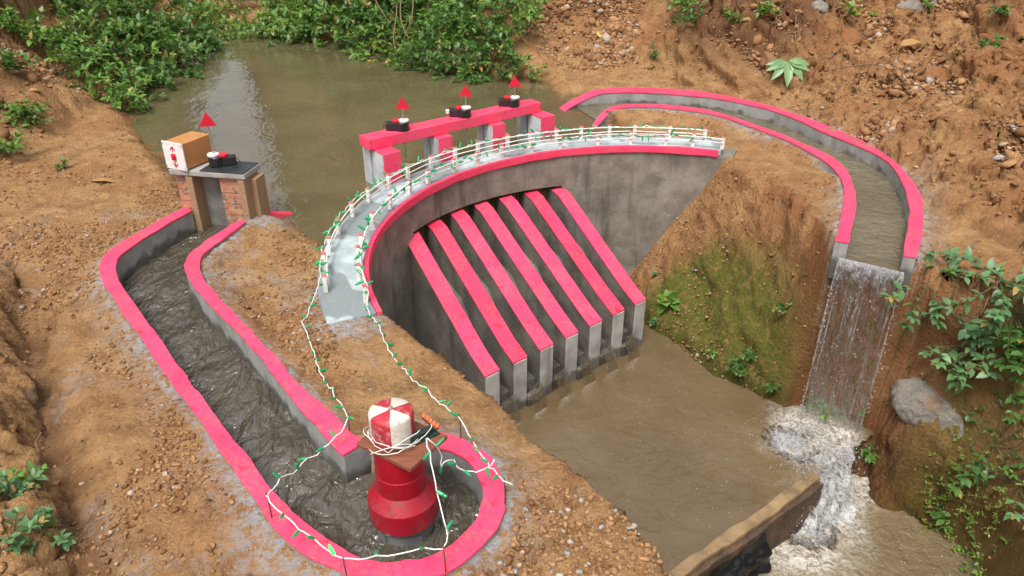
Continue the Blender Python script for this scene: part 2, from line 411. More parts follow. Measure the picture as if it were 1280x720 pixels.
# ------------------------------------------------------------ plan of the place
DC = np.array((.745, 3.05)); RI, RO = 1.375, 1.56          # the dam is an arc round DC
def arc(r, a0, a1, n): 
    a = np.radians(np.linspace(a0, a1, n)); return np.stack([DC[0]+r*np.cos(a), DC[1]+r*np.sin(a)], 1)
A_L, A_R = 205.0, 69.0                                        # left and right end of the deck
Z_POND, Z_RACE, Z_SPILL, Z_POOL, Z_STREAM = -.06, -.085, -.056, -.9, -1.12
CZ = .03
# headrace channel (left): edges of its copings
h_out_o = P2([(231,258),(205,272),(182,285),(158,299),(133,314),(124,329),(124,344),(148,384),(180,428),(215,480),(242,514),(285,577),(319,624),(339,655),(356,673),(386,697),(427,713)], CZ)
h_out_i = P2([(240,262),(215,277),(190,292),(166,307),(146,321),(144,341),(158,364),(198,420),(240,480),(299,554),(332,604),(363,638),(403,671),(430,687)], CZ)
h_in_c = P2([(299,275),(270,292),(252,304),(232,321),(230,337),(242,358),(289,408),(336,458),(349,480),(403,542),(428,568)], CZ)
h_in_o = P2([(308,276),(289,291),(262,310),(249,321),(248,337),(262,358),(302,401),(336,435),(374,480),(403,503),(425,526),(440,544),(462,548)], CZ)
RC = np.array((-.295, 1.505)); RRO, RRI = .280, .216
def ring(r, a0, a1, n):
    a = np.radians(np.linspace(a0, a1, n)); return np.stack([RC[0]+r*np.cos(a), RC[1]+r*np.sin(a)], 1)
ang = lambda q: math.degrees(math.atan2(q[1]-RC[1], q[0]-RC[0])) % 360
a_start_o, a_start_i = ang(h_out_o[-1])-360, ang(h_out_i[-1])-360
OUT_O = np.vstack([smooth_line(h_out_o, 90), ring(RRO, a_start_o+4, 108, 60)])
OUT_I = np.vstack([smooth_line(h_out_i, 90), ring(RRI, a_start_i+4, 112, 60)])
IN_C = smooth_line(h_in_c, 80); IN_O = smooth_line(h_in_o, 80)
# spillway (right)
s_far_o = P2([(690,124),(703,118),(722,114),(770,109),(810,109),(850,111),(884,114),(934,124),(984,138),(1018,151),(1065,168),(1102,188),(1132,212),(1151,240),(1156,267),(1153,294),(1146,321)], CZ)
s_far_i = P2([(696,128),(708,123),(726,119),(770,114.5),(810,115),(850,117),(900,122),(951,133),(991,146),(1025,163),(1065,178),(1102,195),(1119,210),(1132,235),(1138,268),(1133,297),(1129,318)], CZ)
s_near_i = P2([(735,146),(745,138),(760,132),(800,128.5),(850,132),(884,137),(917,146),(951,158),(984,170),(1018,185),(1045,198),(1062,215),(1070,240),(1071,263),(1065,287),(1061,302)], CZ)
s_near_o = P2([(741,147),(752,140),(766,135),(800,132),(850,136),(884,141),(917,149),(951,163),(984,175),(1011,188),(1037,205),(1051,220),(1056,240),(1053,267),(1048,287),(1044,300)], CZ)
SF_O, SF_I, SN_I, SN_O = [smooth_line(q, 90) for q in (s_far_o, s_far_i, s_near_i, s_near_o)]
# pond
pond_px = [(238,252),(300,262),(345,268),(375,288),(395,300)]
pond = np.vstack([P2(pond_px, Z_POND), arc(1.50, 178, 76, 40), P2([(742,146),(760,128),(775,121),(725,120),(700,122),(690,116),(682,103),(650,100),(600,92),(560,86),(520,70),(440,54),(380,44),(330,34),(300,26),(255,24),(245,45),(215,80),(170,112),(158,140),(172,168),(195,196),(215,215),(225,236)], Z_POND)])
# pool and stream: rims (z 0) and feet (water level)
rimL = P2([(440,396),(460,392),(490,412),(520,432),(575,470),(620,506),(660,553),(700,580),(740,612),(790,662),(840,720),(900,800)], -.03)
rimL = np.vstack([rimL, [(.62, .75), (.7, -1.6)]])
rimR = np.vstack([arc(1.5, 72, 70, 2), P2([(912,197),(965,216),(1005,243),(1030,275)], 0), [(1.465, 3.12), (1.54, 3.165), (1.64, 3.09), (1.74, 3.02), (1.79, 2.95), (1.84, 2.89)], P2([(1215,343),(1280,352)], 0), [(2.2, 2.45), (2.3, 1.9), (2.2, .9), (2.2, -1.6)]])
footL = rimL+np.array((.085, .05)); footL[0] = (-.62, 2.75)
footR = np.vstack([arc(1.46, 97, 92, 2), P2([(798,405),(835,428),(890,472),(940,492)], Z_POOL), [(1.385, 3.08), (1.45, 3.10), (1.53, 3.10), (1.64, 3.02), (1.72, 2.945), (1.765, 2.87), (1.745, 2.80)], P2([(1085,640),(1130,668),(1172,692),(1200,722)], -1.2), [(1.2, 1.7), (1.2, -1.6)]])
Tpoly = np.vstack([rimL[::-1], arc(1.45, 200, 72, 40), rimR])
Bpoly = np.vstack([footL[::-1], arc(1.42, 192, 96, 40), footR])
WA, WB = px(835, 712, -.87), px(1018, 586, -.87)              # weir line
wd = (WB-WA)/np.linalg.norm(WB-WA); wnrm = np.array((wd[1], -wd[0]))
# banks
bank1 = np.vstack([P2([(655,70),(700,92),(850,92),(960,128),(1030,190),(1110,245),(1190,290),(1300,338)], .0), [(4.5, 2.2), (12, 1), (12, 18), (.4, 18)]])
bank2 = np.vstack([P2([(640,22),(700,25),(800,30),(850,68),(930,84),(1000,88),(1080,58),(1160,42),(1215,76),(1290,84)], .22), [(6.5, 4.5), (12, 4), (12, 18), (.1, 18)]])
bankL = np.vstack([P2([(-60,262),(0,220),(50,180),(95,150),(130,128),(165,100),(210,66),(240,40),(252,14)], 0), [(-4.5, 18), (-14, 18), (-14, 2.5)]])
bankF = np.vstack([P2([(306,20),(380,34),(440,44),(520,60),(570,80),(640,88),(690,90)], 0), [(2, 18), (-4.2, 18)]])
trench = P2([(15,330),(30,400),(48,470),(62,540),(85,620),(110,720),(130,800)], 0)
leftrise = np.vstack([P2([(-40,330),(0,372),(18,440),(30,520),(45,600),(62,690),(80,800)], 0), [(-5, .3), (-5, 3)]])

lipA_, lipB_ = px(1063, 302, Z_SPILL), px(1128, 318, Z_SPILL)
def ground(X, Y):
    """height of the ground and its surface marks"""
    r = np.hypot(X-DC[0], Y-DC[1])
    z = fbm(X, Y, 1.1, 3, 1)*.035 + fbm(X, Y, 7, 4, 5)*.018 + fbm(X, Y, 34, 4, 9, .6)*.013
    z -= .012
    at = {}
    d1 = np.maximum(sdist(X, Y, bank1), 0); d2 = np.maximum(sdist(X, Y, bank2), 0)
    lump = fbm(X, Y, 3.2, 5, 21, .55)
    z += .30*np.minimum(d1, 1.5)*(1+.5*lump) + 1.15*np.minimum(d2, 1.7)*(1+.45*lump) + .35*np.maximum(d2-1.7, 0)
    dl = np.maximum(sdist(X, Y, bankL), 0); df = np.maximum(sdist(X, Y, bankF), 0)
    z += .75*np.minimum(dl, 1.3)*(1+.6*lump) + .35*np.maximum(dl-1.3, 0) + .55*np.minimum(df, 1.2)*(1+.5*lump) + .4*np.maximum(df-1.2, 0)
    # unseen rise added for dark reflections in the pond; notch lets sky glint
    az = np.degrees(np.arctan2(X, Y)); notch = 1-.97*np.exp(-((az+20.8)/3.0)**4)
    z += sstep(Y, 10.5, 16.5)*7.5*notch*(1+.35*fbm(X, Y, .8, 4, 3))
    dt = dline(X, Y, trench); z -= .075*np.exp(-(dt/.075)**2)*(1+.8*lump)
    dr = np.maximum(sdist(X, Y, leftrise), 0); z += np.minimum(dr*.55, .3)*(1+1.2*lump)
    # pond
    sp = sdist(X, Y, pond)
    prof = np.where(sp > 0, Z_POND-.25*sstep(sp, 0, .4)-.35*np.minimum(sp, .1), Z_POND-.55*sp)
    z = np.minimum(z, np.where(sp > -.9, prof+fbm(X, Y, 9, 3, 31)*.03*(sp < .05), 9))
    # pool and stream
    inT = inside(X, Y, Tpoly); inB = inside(X, Y, Bpoly)
    dT = np.minimum(dline(X, Y, rimL), dline(X, Y, rimR)); dB = np.minimum(dline(X, Y, footL), dline(X, Y, footR))
    side = (X-WA[0])*wnrm[0]+(Y-WA[1])*wnrm[1]
    zb = np.where(side > 0, -1.28, -.93); zb = -.93-.35*sstep(side, -.02, .10)
    f = dT/(dT+dB+1e-6)
    fr = f+.10*np.sin(math.pi*f)                                # slightly bulging face
    rough = fbm(X, Y, 3.5, 3, 41, .5)*.08
    cor = dline(X, Y, np.array([(lipA_+lipB_)/2, (lipA_+lipB_)/2*.25+px(1036, 534, Z_POOL)*.75]))
    zl = zb*fr+rough*np.sin(math.pi*np.clip(f, 0, 1))
    zl = np.where(cor < .125, np.minimum(zl, -.13), zl)
    zT = np.where(inB, zb-.35*sstep(dB, 0, .15), zl)
    zz = np.where(inT, zT, z)
    # channels are dug in
    hp = np.vstack([OUT_O[:90], ring(RRO-.03, a_start_o, 108, 50), ((IN_C+IN_O)/2)[::-1]])
    gin = P2([(297, 258), (243, 250)], 0)
    hw = np.vstack([gin[1:], (OUT_O[:90]+OUT_I[:90])/2, ring((RRO+RRI)/2, a_start_o+4, 114, 50), ((IN_C+IN_O)/2)[:-3][::-1], gin[:1]])
    sh = sdist(X, Y, hw); zz = np.where(sh > 0, -.22, zz)
    ho = np.vstack([OUT_O, IN_O[::-1]]); 
    sw = np.vstack([(SF_O+SF_I)/2, ((SN_I+SN_O)/2)[::-1]])
    ss = sdist(X, Y, sw); zz = np.where((ss > 0) & ~inT, -.14, zz)
    near_h = np.minimum(dline(X, Y, OUT_O), dline(X, Y, IN_O)); near_s = np.minimum(dline(X, Y, SF_O), dline(X, Y, SN_O))
    nc = np.minimum(near_h, near_s)
    flat = sstep(nc, .12, .0)*((sh < 0) & (ss < 0) & ~inT & (sp < 0)); zz = zz*(1-flat)+flat*(.012+fbm(X, Y, 30, 3, 71)*.016)
    dd = np.where((r > RI-.1) & (r < RO+.1), 0, 1)
    de = np.hypot(X-DC[0]-1.46*math.cos(R(A_L+2)), Y-DC[1]-1.46*math.sin(R(A_L+2))); fl_ = sstep(de, .34, .17)*~inT; zz = zz*(1-fl_)+fl_*(.020+fbm(X, Y, 30, 3, 71)*.012)
    # below the deck
    und = (r > RI+.02) & (r < RO-.02) & (zz > -.02) & (Y > 2.5); zz = np.where(und, -.02, zz)
    # marks
    big = fbm(X, Y, 2.2, 4, 61)
    lft = (X < .2) & (Y < 3.6) & ~inT
    cem = .85*sstep(nc, .035, .005)+.42*sstep(nc, .16, .02)*(big > -.02)+.30*lft*sstep(fbm(X, Y, 6, 3, 63), .12, .3)*sstep(nc, .9, .2)
    ddk = dline(X, Y, arc((RI+RO)/2, A_L, A_R, 40)); cem += .8*sstep(ddk, .2, .08)*(Y < 2.75)
    gp_ = px(333, 272); cem += sstep(np.hypot(X-gp_[0], Y-gp_[1]), .16, .05); cem = np.where((inT & (nc > .02)) | (zz < -.07), 0, cem); at['cement'] = np.clip(cem, 0, 1)*(sp < .05)
    mossc = dline(X, Y, P2([(850,345),(880,370),(905,420)], -.5)); at['moss'] = np.clip(1.9*sstep(mossc, .50, .15), 0, 1)*(inT & ~inB)*(X > .5)
    rb = dline(X, Y, P2([(1180,600),(1210,680)], -.9)); at['moss'] = np.maximum(at['moss'], .6*sstep(rb, .3, .05)*(X > 1.0))
    wf = dline(X, Y, P2([(1060,330),(1040,450),(1010,520)], -.4))
    at['red'] = np.clip(inT*(X > .6)*.75*sstep(wf, .7, .1)+.25*inT*(X > 1)+.55*sstep(d1, .1, .5), 0, 1)
    at['wet'] = np.clip(np.maximum.reduce([sstep(wf, .26, .1)*inT*.45, inT*(X > .3)*sstep(zz, Z_POOL+.09, Z_POOL+.02)*.9, sstep(sp, -.07, -.01)*.75, .5*sstep(dT, .0, .04)*0]), 0, 1)
    at['groove'] = sstep(zz, -.02, -.08)*sstep(zz, -.6, -.38)*inT*(X > .6)*sstep(Y, 2.95, 3.1)
    at['deep'] = np.clip(sstep(d2, .02, .3)*.9+.7*np.exp(-(dt/.06)**2)+sstep(dl, .1, .5)*.5+inT*(X > 1.2)*(Y < 2.9)*.3, 0, 1)
    at['green'] = np.clip(sstep(df, .15, .5)*.9+sstep(dl, .7, 1.3)*.9+sstep(Y, 9.5, 11), 0, 1)
    at['loose'] = np.clip(sstep(d1, .02, .25)*(1-sstep(d2, .3, .8)), 0, 1)
    at['loose'] = np.maximum(at['loose'], .45*sstep(dl, .02, .15)*(1-sstep(dl, .5, .9))+.4*sstep(dr, .0, .1))*(~inT)*(sp < -.05)
    zz = zz+at['loose']*(fbm(X, Y, 13, 4, 101, .65)*.05)
    at['sp'] = sp; at['inT'] = inT; at['inB'] = inB; at['side'] = side; at['ch'] = (sh > -.07) | (ss > -.05); at['r'] = r; at['d1'] = d1; at['nc'] = nc
    return zz, at
def axis(lo, f0, f1, hi, st, g=1.09):
    a = list(np.arange(f0, f1, st)); s = st
    x = f1
    while x < hi: a.append(x); s = min(s*g, .25); x += s
    x = f0; s = st; b = []
    while x > lo: s = min(s*g, .25); x -= s; b.append(x)
    return np.array(b[::-1]+a)
gx = axis(-12, -2.3, 3.6, 11, .0135, 1.035); gy = axis(-1.5, 1.0, 6.2, 17.5, .0135, 1.03)
GX, GY = np.meshgrid(gx, gy); nx, ny = len(gx), len(gy)
GZ, AT = ground(GX, GY)
def faces_grid(mask=None):
    j, i = np.mgrid[0:ny-1, 0:nx-1]
    F = np.stack([j*nx+i, j*nx+i+1, (j+1)*nx+i+1, (j+1)*nx+i], -1)
    if mask is not None: F = F[mask]
    return F.reshape(-1, 4)
def compact(V, F):
    u, inv = np.unique(F, return_inverse=True); return V[u], inv.reshape(F.shape), u
gzy, gzx = np.gradient(GZ, gy, gx); st_ = sstep(np.hypot(gzx, gzy), .4, 1.3)*(GY > .6)*(GY < 7)*~(AT['ch'])*sstep(np.hypot(GX-1.64, GY-3.1), .16, .34)*(np.abs(AT['r']-(RI+RO)/2) > .16)
nl = np.sqrt(gzx**2+gzy**2+1); q1, q2 = GX*.8+GZ*1.1, GY*.8-GZ*.9
dsp = st_*(fbm(q1, q2, 6, 4, 81, .6)*np.where(AT['inT'] & (GX < 1.5), .045, .10)+fbm(q1, q2, 30, 4, 85, .6)*.026)
V = np.stack([(GX-gzx/nl*dsp).ravel(), (GY-gzy/nl*dsp).ravel(), (GZ+dsp/nl).ravel()], 1)
KEY = ('cement', 'moss', 'red', 'wet', 'groove', 'deep', 'green')
tag(mesh_np('ground', V, faces_grid(), M['soil'], smooth=True, attrs={k: AT[k] for k in KEY}), kind='structure')
def zat(x, y):
    i = int(np.clip(np.searchsorted(gx, x)-1, 0, nx-2)); j = int(np.clip(np.searchsorted(gy, y)-1, 0, ny-2))
    u = (x-gx[i])/(gx[i+1]-gx[i]); v = (y-gy[j])/(gy[j+1]-gy[j])
    return (GZ[j, i]*(1-u)+GZ[j, i+1]*u)*(1-v)+(GZ[j+1, i]*(1-u)+GZ[j+1, i+1]*u)*v
def G(u, v):
    """where the photo's pixel meets the ground"""
    a = (u-640)/FPX; b = (360-v)/FPX
    d = np.array((a, math.cos(PITCH)+b*math.sin(PITCH), -math.sin(PITCH)+b*math.cos(PITCH)))
    t = 1.0
    while t < 20:
        p = d*t+np.array((0, 0, CAMH))
        if p[2] < zat(p[0], p[1]): return Vector(p)
        t += .008
    return Vector(p)
def gnormal(x, y, e=.05):
    return Vector((zat(x-e, y)-zat(x+e, y), zat(x, y-e)-zat(x, y+e), 2*e)).normalized()

# ------------------------------------------------------------ water
cell = lambda a: (a[:-1, :-1] & a[1:, 1:]) | (a[1:, :-1] & a[:-1, 1:])
def water_from(mask, z, name, mat, foam=None):
    F = faces_grid(cell(mask)); VV = np.stack([GX.ravel(), GY.ravel(), np.full(GX.size, z)], 1)
    v2, f2, u = compact(VV, F)
    at = {'foam': foam.ravel()[u]} if foam is not None else None
    return tag(mesh_np(name, v2, f2, mat, smooth=True, attrs=at), kind='structure')
water_from((AT['sp'] > -.12) & (AT['r'] > 1.45) & (GY > 2.6) & ~(AT['ch'] & (AT['sp'] < -.01)), Z_POND, 'pond_water', M['pond'])
FOOT = px(1015, 545, Z_POOL)
dF = np.hypot(GX-FOOT[0]-.0, GY-FOOT[1])
foam_pool = np.clip(1.6*sstep(dF+.10*fbm(GX, GY, 8, 3), .30, .02), 0, 1)
dS = dline(GX, GY, P2([(1030,600),(1000,660),(975,690)], -1.25)); foam_str = np.clip(1.6*sstep(dS+.1*fbm(GX, GY, 7, 3), .36, .03), 0, 1)
nearB = (sdist(GX, GY, Bpoly) > -.06)
water_from(nearB & (AT['side'] < .012) & (GY > 1.2), Z_POOL, 'pool_water', M['pool'], foam_pool)
water_from(nearB & (AT['side'] > -.03) & (GX > .3), Z_STREAM, 'stream_water', M['stream'], foam_str)
def flat_poly(poly, z, name, mat):
    tri = tessellate_polygon([[Vector((x, y, 0)) for x, y in poly]])
    return tag(mesh_np(name, [(x, y, z) for x, y in poly], [tuple(t) for t in tri], mat), kind='structure')
flat_poly(np.vstack([P2([(243, 250)]), (OUT_O[:90]+OUT_I[:90])/2, ring((RRO+RRI)/2, a_start_o+6, 108, 50), ((IN_C+IN_O)/2)[::-1], P2([(297, 258)])]), Z_RACE, 'channel_water', M['race'])
flat_poly(np.vstack([(SF_O*.4+SF_I*.6)[5:], (SN_I*.6+SN_O*.4)[5:][::-1]]), Z_SPILL, 'spillway_water', M['spill'])

# ------------------------------------------------------------ channels
def jit(L, amp, seed):
    n = len(L); t = np.gradient(L, axis=0); t /= np.linalg.norm(t, axis=1)[:, None]+1e-9
    k = np.arange(n)*1.0; w = vnoise(k*.35, k*0+seed, seed)+.5*vnoise(k*.9, k*0+seed, seed+3)
    return L+np.stack([-t[:, 1], t[:, 0]], 1)*(w*amp)[:, None]
def wall(root, A, B, seed, z0=-.22, name='wall', slope0=None):
    n = len(A); a = jit(A, .007, seed); b = jit(B, .007, seed+1)
    top = CZ+vnoise(np.arange(n)*.22, np.zeros(n), seed)*.006
    if slope0 is not None: top = top-slope0
    w = MB().strip(a*.97+b*.03, a*.03+b*.97, z0, top-.012).build(name, M['chan'], root, root.location)
    MB().strip(a, b, top-.010, top).build('coping', M['pink'], w, root.location, bevel=.003)
    return w
hr = thing('headrace_channel', (RC[0], RC[1], 0), 'pink topped concrete channel curving from the brick gate to a round turbine basin', 'channel')
wall(hr, OUT_O, OUT_I, 3)
wall(hr, IN_O, IN_C, 7)
sw = thing('spillway_channel', (1.6, 3.2, 0), 'curved pink edged concrete spillway carrying pond water to the waterfall', 'channel')
sl_ = np.interp(np.arange(90), [0, 7], [.10, 0])
dip = np.interp(np.arange(90), [0, 9], [.12, 0]); wall(sw, SF_O, SF_I, 11, z0=-.16, slope0=dip); wall(sw, SN_I, SN_O, 15, z0=-.16, slope0=dip)

# ------------------------------------------------------------ dam
dam = thing('arch_dam', (DC[0], DC[1]+RI, 0), 'grey arched concrete dam with a walkway on top and seven sloping pink buttresses', 'dam')
off = dam.location
N = 90
ai, ao = arc(RI, A_L, A_R, N), arc(RO, A_L, A_R, N)
# buttress frame
f1, f7 = np.array((-.062, 2.985)), np.array((.742, 3.665))         # front right top corners
fd = (f7-f1)/np.linalg.norm(f7-f1); back = np.array((-fd[1], fd[0])); PW = .086
def on_arc(p, d, r):
    q = p-DC; b = q@d; c = q@q-r*r; return -b+math.sqrt(b*b-c)
sp_ = (f7-f1)/6
e1, e7 = px(519, 297, -.185), px(705, 240, -.22)
def unit(q): return q/np.linalg.norm(q)
pdir = [unit((e1*(1-k/6)+e7*k/6)-(f1+sp_*k-fd*PW/2)) for k in range(7)]
def ang_of(p): return math.degrees(math.atan2(p[1]-DC[1], p[0]-DC[0])) % 360
a1 = ang_of(f1+pdir[0]*on_arc(f1, pdir[0], RI)); a7 = ang_of(f7+pdir[6]*on_arc(f7, pdir[6], RI))
SLOT = -.175
a1e, a7e = a1+2, a7+1
wl = MB()
seg = lambda s0, s1, z0, z1, r0=RI, r1=RO: wl.strip(arc(r0, s0, s1, max(6, int(abs(s0-s1)/1.5))), arc(r1, s0, s1, max(6, int(abs(s0-s1)/1.5))), z0, z1)
seg(A_L, a1e, -1.3, -.012); wl.strip(arc(RI, a1e, a7e, 40), arc(RO, a1e, a7e, 40), np.linspace(-.165, -.20, 40), -.012); seg(a7e, A_R-3, -1.3, -.012)
wl.build('arch_wall', M['conc'], dam, off)
MB().strip(arc(RI+.13, a1e, a7e, 40), arc(RO, a1e, a7e, 40), -1.3, np.linspace(-.168, -.203, 40)).build('back_wall', M['wetc'], dam, off)
MB().strip(arc(RI+.012, A_L, A_R, N), arc(RO+.012, A_L, A_R, N), -.009, .028).build('deck', M['deck'], dam, off, bevel=.004)
bt = .030+vnoise(np.arange(N)*.3, np.zeros(N), 5)*.004
MB().strip(jit(arc(RI-.012, A_L, A_R+.6, N), .002, 8), arc(RI+.010, A_L, A_R+.6, N), -.012+vnoise(np.arange(N)*.4, np.zeros(N), 6)*.006, bt).build('edge_band', M['pink'], dam, off, bevel=.003)
# buttresses: profile in (s back from the front, z)
for k in range(7):
    fr = f1+sp_*k; fl = fr-fd*PW
    back = pdir[k]; s_end = on_arc((fr+fl)/2, back, RI)+.02
    zt = -.185-.035*k/6; zf = -.60
    prof = [(0, zf), (.125, zf+.048), (s_end-.075, zt-.012), (s_end, zt)] if k else [(0, zf), (.125, zf+.048), (s_end-.02, zt-.01), (s_end, zt)]
    def slab(z_of, pr, w0, w1):
        Vv = []
        for s, z in pr: 
            for w in (w0, w1): p = fl+fd*w+back*s; Vv.append((p[0], p[1], z))
        return Vv
    Pp = [(0, -1.3)]+[(s, z-.006) for s, z in prof]+[(s_end+.1, zt-.006), (s_end+.1, -1.3)]
    n = len(Pp); VL = [(*(fl+back*s), z) for s, z in Pp]; VR = [(*(fr+back*s), z) for s, z in Pp]
    F = [tuple(range(n)), tuple(range(n, 2*n))[::-1]]+[(i, (i+1) % n, (i+1) % n+n, i+n) for i in range(n)]
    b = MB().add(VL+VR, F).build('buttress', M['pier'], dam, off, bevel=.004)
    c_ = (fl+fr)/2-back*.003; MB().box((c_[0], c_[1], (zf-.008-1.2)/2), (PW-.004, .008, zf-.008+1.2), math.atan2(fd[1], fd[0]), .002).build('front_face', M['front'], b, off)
    pr = resample(np.array(prof), 26); A = []; B = []
    e = .003; a2 = np.array([fl-fd*e+back*s for s, z in pr]); b2 = np.array([fr+fd*e+back*s for s, z in pr]); a2[0] -= back*.003; b2[0] -= back*.003
    cp = MB().strip(jit(a2, .0012, 30+k), jit(b2, .0012, 50+k), pr[:, 1]-.008, pr[:, 1]+.002).build('coping', M['pinkb'] if k in (1, 5) else M['pink'], b, off, bevel=.002)
# sluice ramps and sill between the buttresses
rm = MB(); si = MB()
for k in range(6):
    fr = f1+sp_*k; fl2 = f1+sp_*(k+1)-fd*PW
    back = unit(pdir[k]+pdir[k+1]); se = on_arc(fr, back, RI)+.14
    A = np.array([fr+back*s for s in (.10, .22, .36, .5, se)]); B = np.array([fl2+back*s for s in (.10, .22, .36, .5, se)])
    rm.strip(A, B, -1.3, np.array([-.80, -.74, -.62, -.48, -.36]))
    si.strip(np.array([fr+back*s for s in (.035, .16)]), np.array([fl2+back*s for s in (.035, .16)]), -1.3, -.79)
    si.strip(np.array([fr+back*s for s in (.0, .033)])-back*.02*(k % 2), np.array([fl2+back*s for s in (.0, .033)])-back*.02*(k % 2), -1.3, -.835)
rm.build('chute', M['wetc'], dam, off); si.build('sill', M['pier'], dam, off, bevel=.004)
# dribbles over the sill
dm = MB(); Dv = []; Df = []; su = []; svv = []; wh = []
for k, wv in ((0, .35), (1, .2), (2, -.1), (3, .0), (4, .5), (5, .4)):
    fr = f1+sp_*k; fl2 = f1+sp_*(k+1)-fd*PW; b0 = len(Dv); nu, nv = 10, 10
    for j in range(nv):
        t = j/(nv-1)
        for i in range(nu):
            w = .03+.94*i/(nu-1); p = fr*(1-w)+fl2*w-back*(.012+.07*t)
            Dv.append((p[0], p[1], -.782-.122*t**1.6)); su.append(k+w*.3); svv.append(t*.4); wh.append(wv)
    for j in range(nv-1):
        for i in range(nu-1): Df.append((b0+j*nu+i, b0+j*nu+i+1, b0+(j+1)*nu+i+1, b0+(j+1)*nu+i))
tag(mesh_np('trickle', Dv, Df, M['fall'], attrs={'su': su, 'sv': svv, 'white': wh}, smooth=True), kind='structure')

# ------------------------------------------------------------ guard rails
post_me = MB().box((0, 0, .036), (.021, .017, .072), bev=.003); cap_me = MB().box((0, 0, .0755), (.022, .018, .004), bev=.001)
pm = cm = None
def railing(r, angs, label, group):
    mid = arc(r, angs[len(angs)//2], angs[len(angs)//2], 1)[0]
    root = thing('guardrail', (mid[0], mid[1], .028), label, 'railing', group)
    global pm, cm
    for a in angs:
        p = arc(r, a, a, 1)[0]
        if pm is None:
            po = post_me.build('post', M['white'], root); co = cap_me.build('cap', M['cap'], po); pm, cm = po.data, co.data
        else:
            po = bpy.data.objects.new('post', pm); COL.objects.link(po); po.parent = root
            co = bpy.data.objects.new('cap', cm); COL.objects.link(co); co.parent = po
        po.location = (p[0]-mid[0], p[1]-mid[1], 0); po.rotation_euler = (random.uniform(-.05, .05), random.uniform(-.05, .05), R(a+90)+random.uniform(-.1, .1))
        po.scale = (1, 1, random.uniform(.95, 1.08))
    for zz in (.040, .066):
        pts = []
        for q, a in enumerate(np.linspace(angs[0], angs[-1], 70)):
            rr = r-.014+vnoise(np.array([q*.3]), np.array([zz*9]), 4)[0]*.004; p = arc(rr, a, a, 1)[0]
            pts.append((p[0], p[1], .028+zz+vnoise(np.array([q*.4]), np.array([zz*50]), 2)[0]*.006))
        MB().tube(pts, .0030, 6).build('rail', M['white'], root, root.location, smooth=True)
    return root
dout=[(394.5,366),(402,337),(410,315),(421,292),(438,270),(458,252),(482,235),(506,222),(533,209),(563,198),(594,191),(630,182),(658,177),(692,173),(723,170),(759,168),(792,169),(837,171),(881,174)]
din=[(459,377),(460,351),(464,328),(471,313),(483,284),(501,262),(522,244),(547,232),(577,218),(604,208),(635,201),(671,194),(706,190),(751,186),(791,186),(833,186),(865,188),(901,190)]
AOUT = [ang_of(px(*q, .03)) for q in dout]; AIN = [ang_of(px(*q, .03)) for q in din]
ROUT, RIN = RO-.018, RI+.03
railing(ROUT, AOUT, 'white railing of short posts along the pond side of the dam walkway', 'railings on the dam walkway')
railing(RIN, AIN, 'white railing of short posts along the buttress side of the dam walkway', 'railings on the dam walkway')

# ------------------------------------------------------------ sluice gate frame over the pond
gd = np.array((.787, .617)); gn = np.array((gd[1], -gd[0]))              # along the beam, towards the dam
g0 = np.array((-.767, 3.944)); g1 = np.array((.18, 4.69)); GL = np.linalg.norm(g1-g0); gd = (g1-g0)/GL; gn = np.array((gd[1], -gd[0]))
grz = math.atan2(gd[1], gd[0])
gf = thing('sluice_frame', (*((g0+g1)/2), -.06), 'pink topped concrete sluice frame with four piers standing in the pond', 'sluice gate')
def gpt(s, t): return g0+gd*s+gn*t                                          # t towards the dam
c = gpt(GL/2, -.055); MB().box((c[0], c[1], .190), (GL, .11, .06), grz, .004).build('beam', M['pink'], gf, gf.location)
for s0, w, dep, t1, top in ((.03, .10, .24, .10, .1575), (GL*.345, .085, .17, .05, .1575), (GL*.665, .085, .17, .05, .1575), (GL-.07, .10, .24, .10, .1575)):
    c = gpt(s0+w/2, t1-.012-dep/2)
    pr_ = MB()
    pr_.box((c[0]+gn[0]*dep*.22, c[1]+gn[1]*dep*.22, (top-.45)/2-.004), (w, dep*.5, top+.45-.008), grz, .003)
    c2 = c-gn*dep*.30; pr_.box((c2[0], c2[1], (top-.45)/2-.004), (w, dep*.34, top+.45-.008), grz, .003)
    c3 = c-gn*dep*.08; pr_.box((c3[0], c3[1], (top-.45)/2-.01), (w*.5, dep*.2, top+.45-.03), grz, 0)
    po = pr_.build('pier', M['gatec'], gf, gf.location)
    cf = gpt(s0+w/2, t1-.006); MB().box((cf[0], cf[1], (top-.12)/2), (w+.004, .012, top+.12), grz, .002).build('front_face', M['pink'], po, gf.location)
    if 1:
        td = .125 if t1 > .06 else .07
        ct = gpt(s0+w/2, t1-.002-td/2); MB().box((ct[0], ct[1], top-.0035), (w+.003, td, .008), grz, .002).build('top_face', M['pink'], po, gf.location)

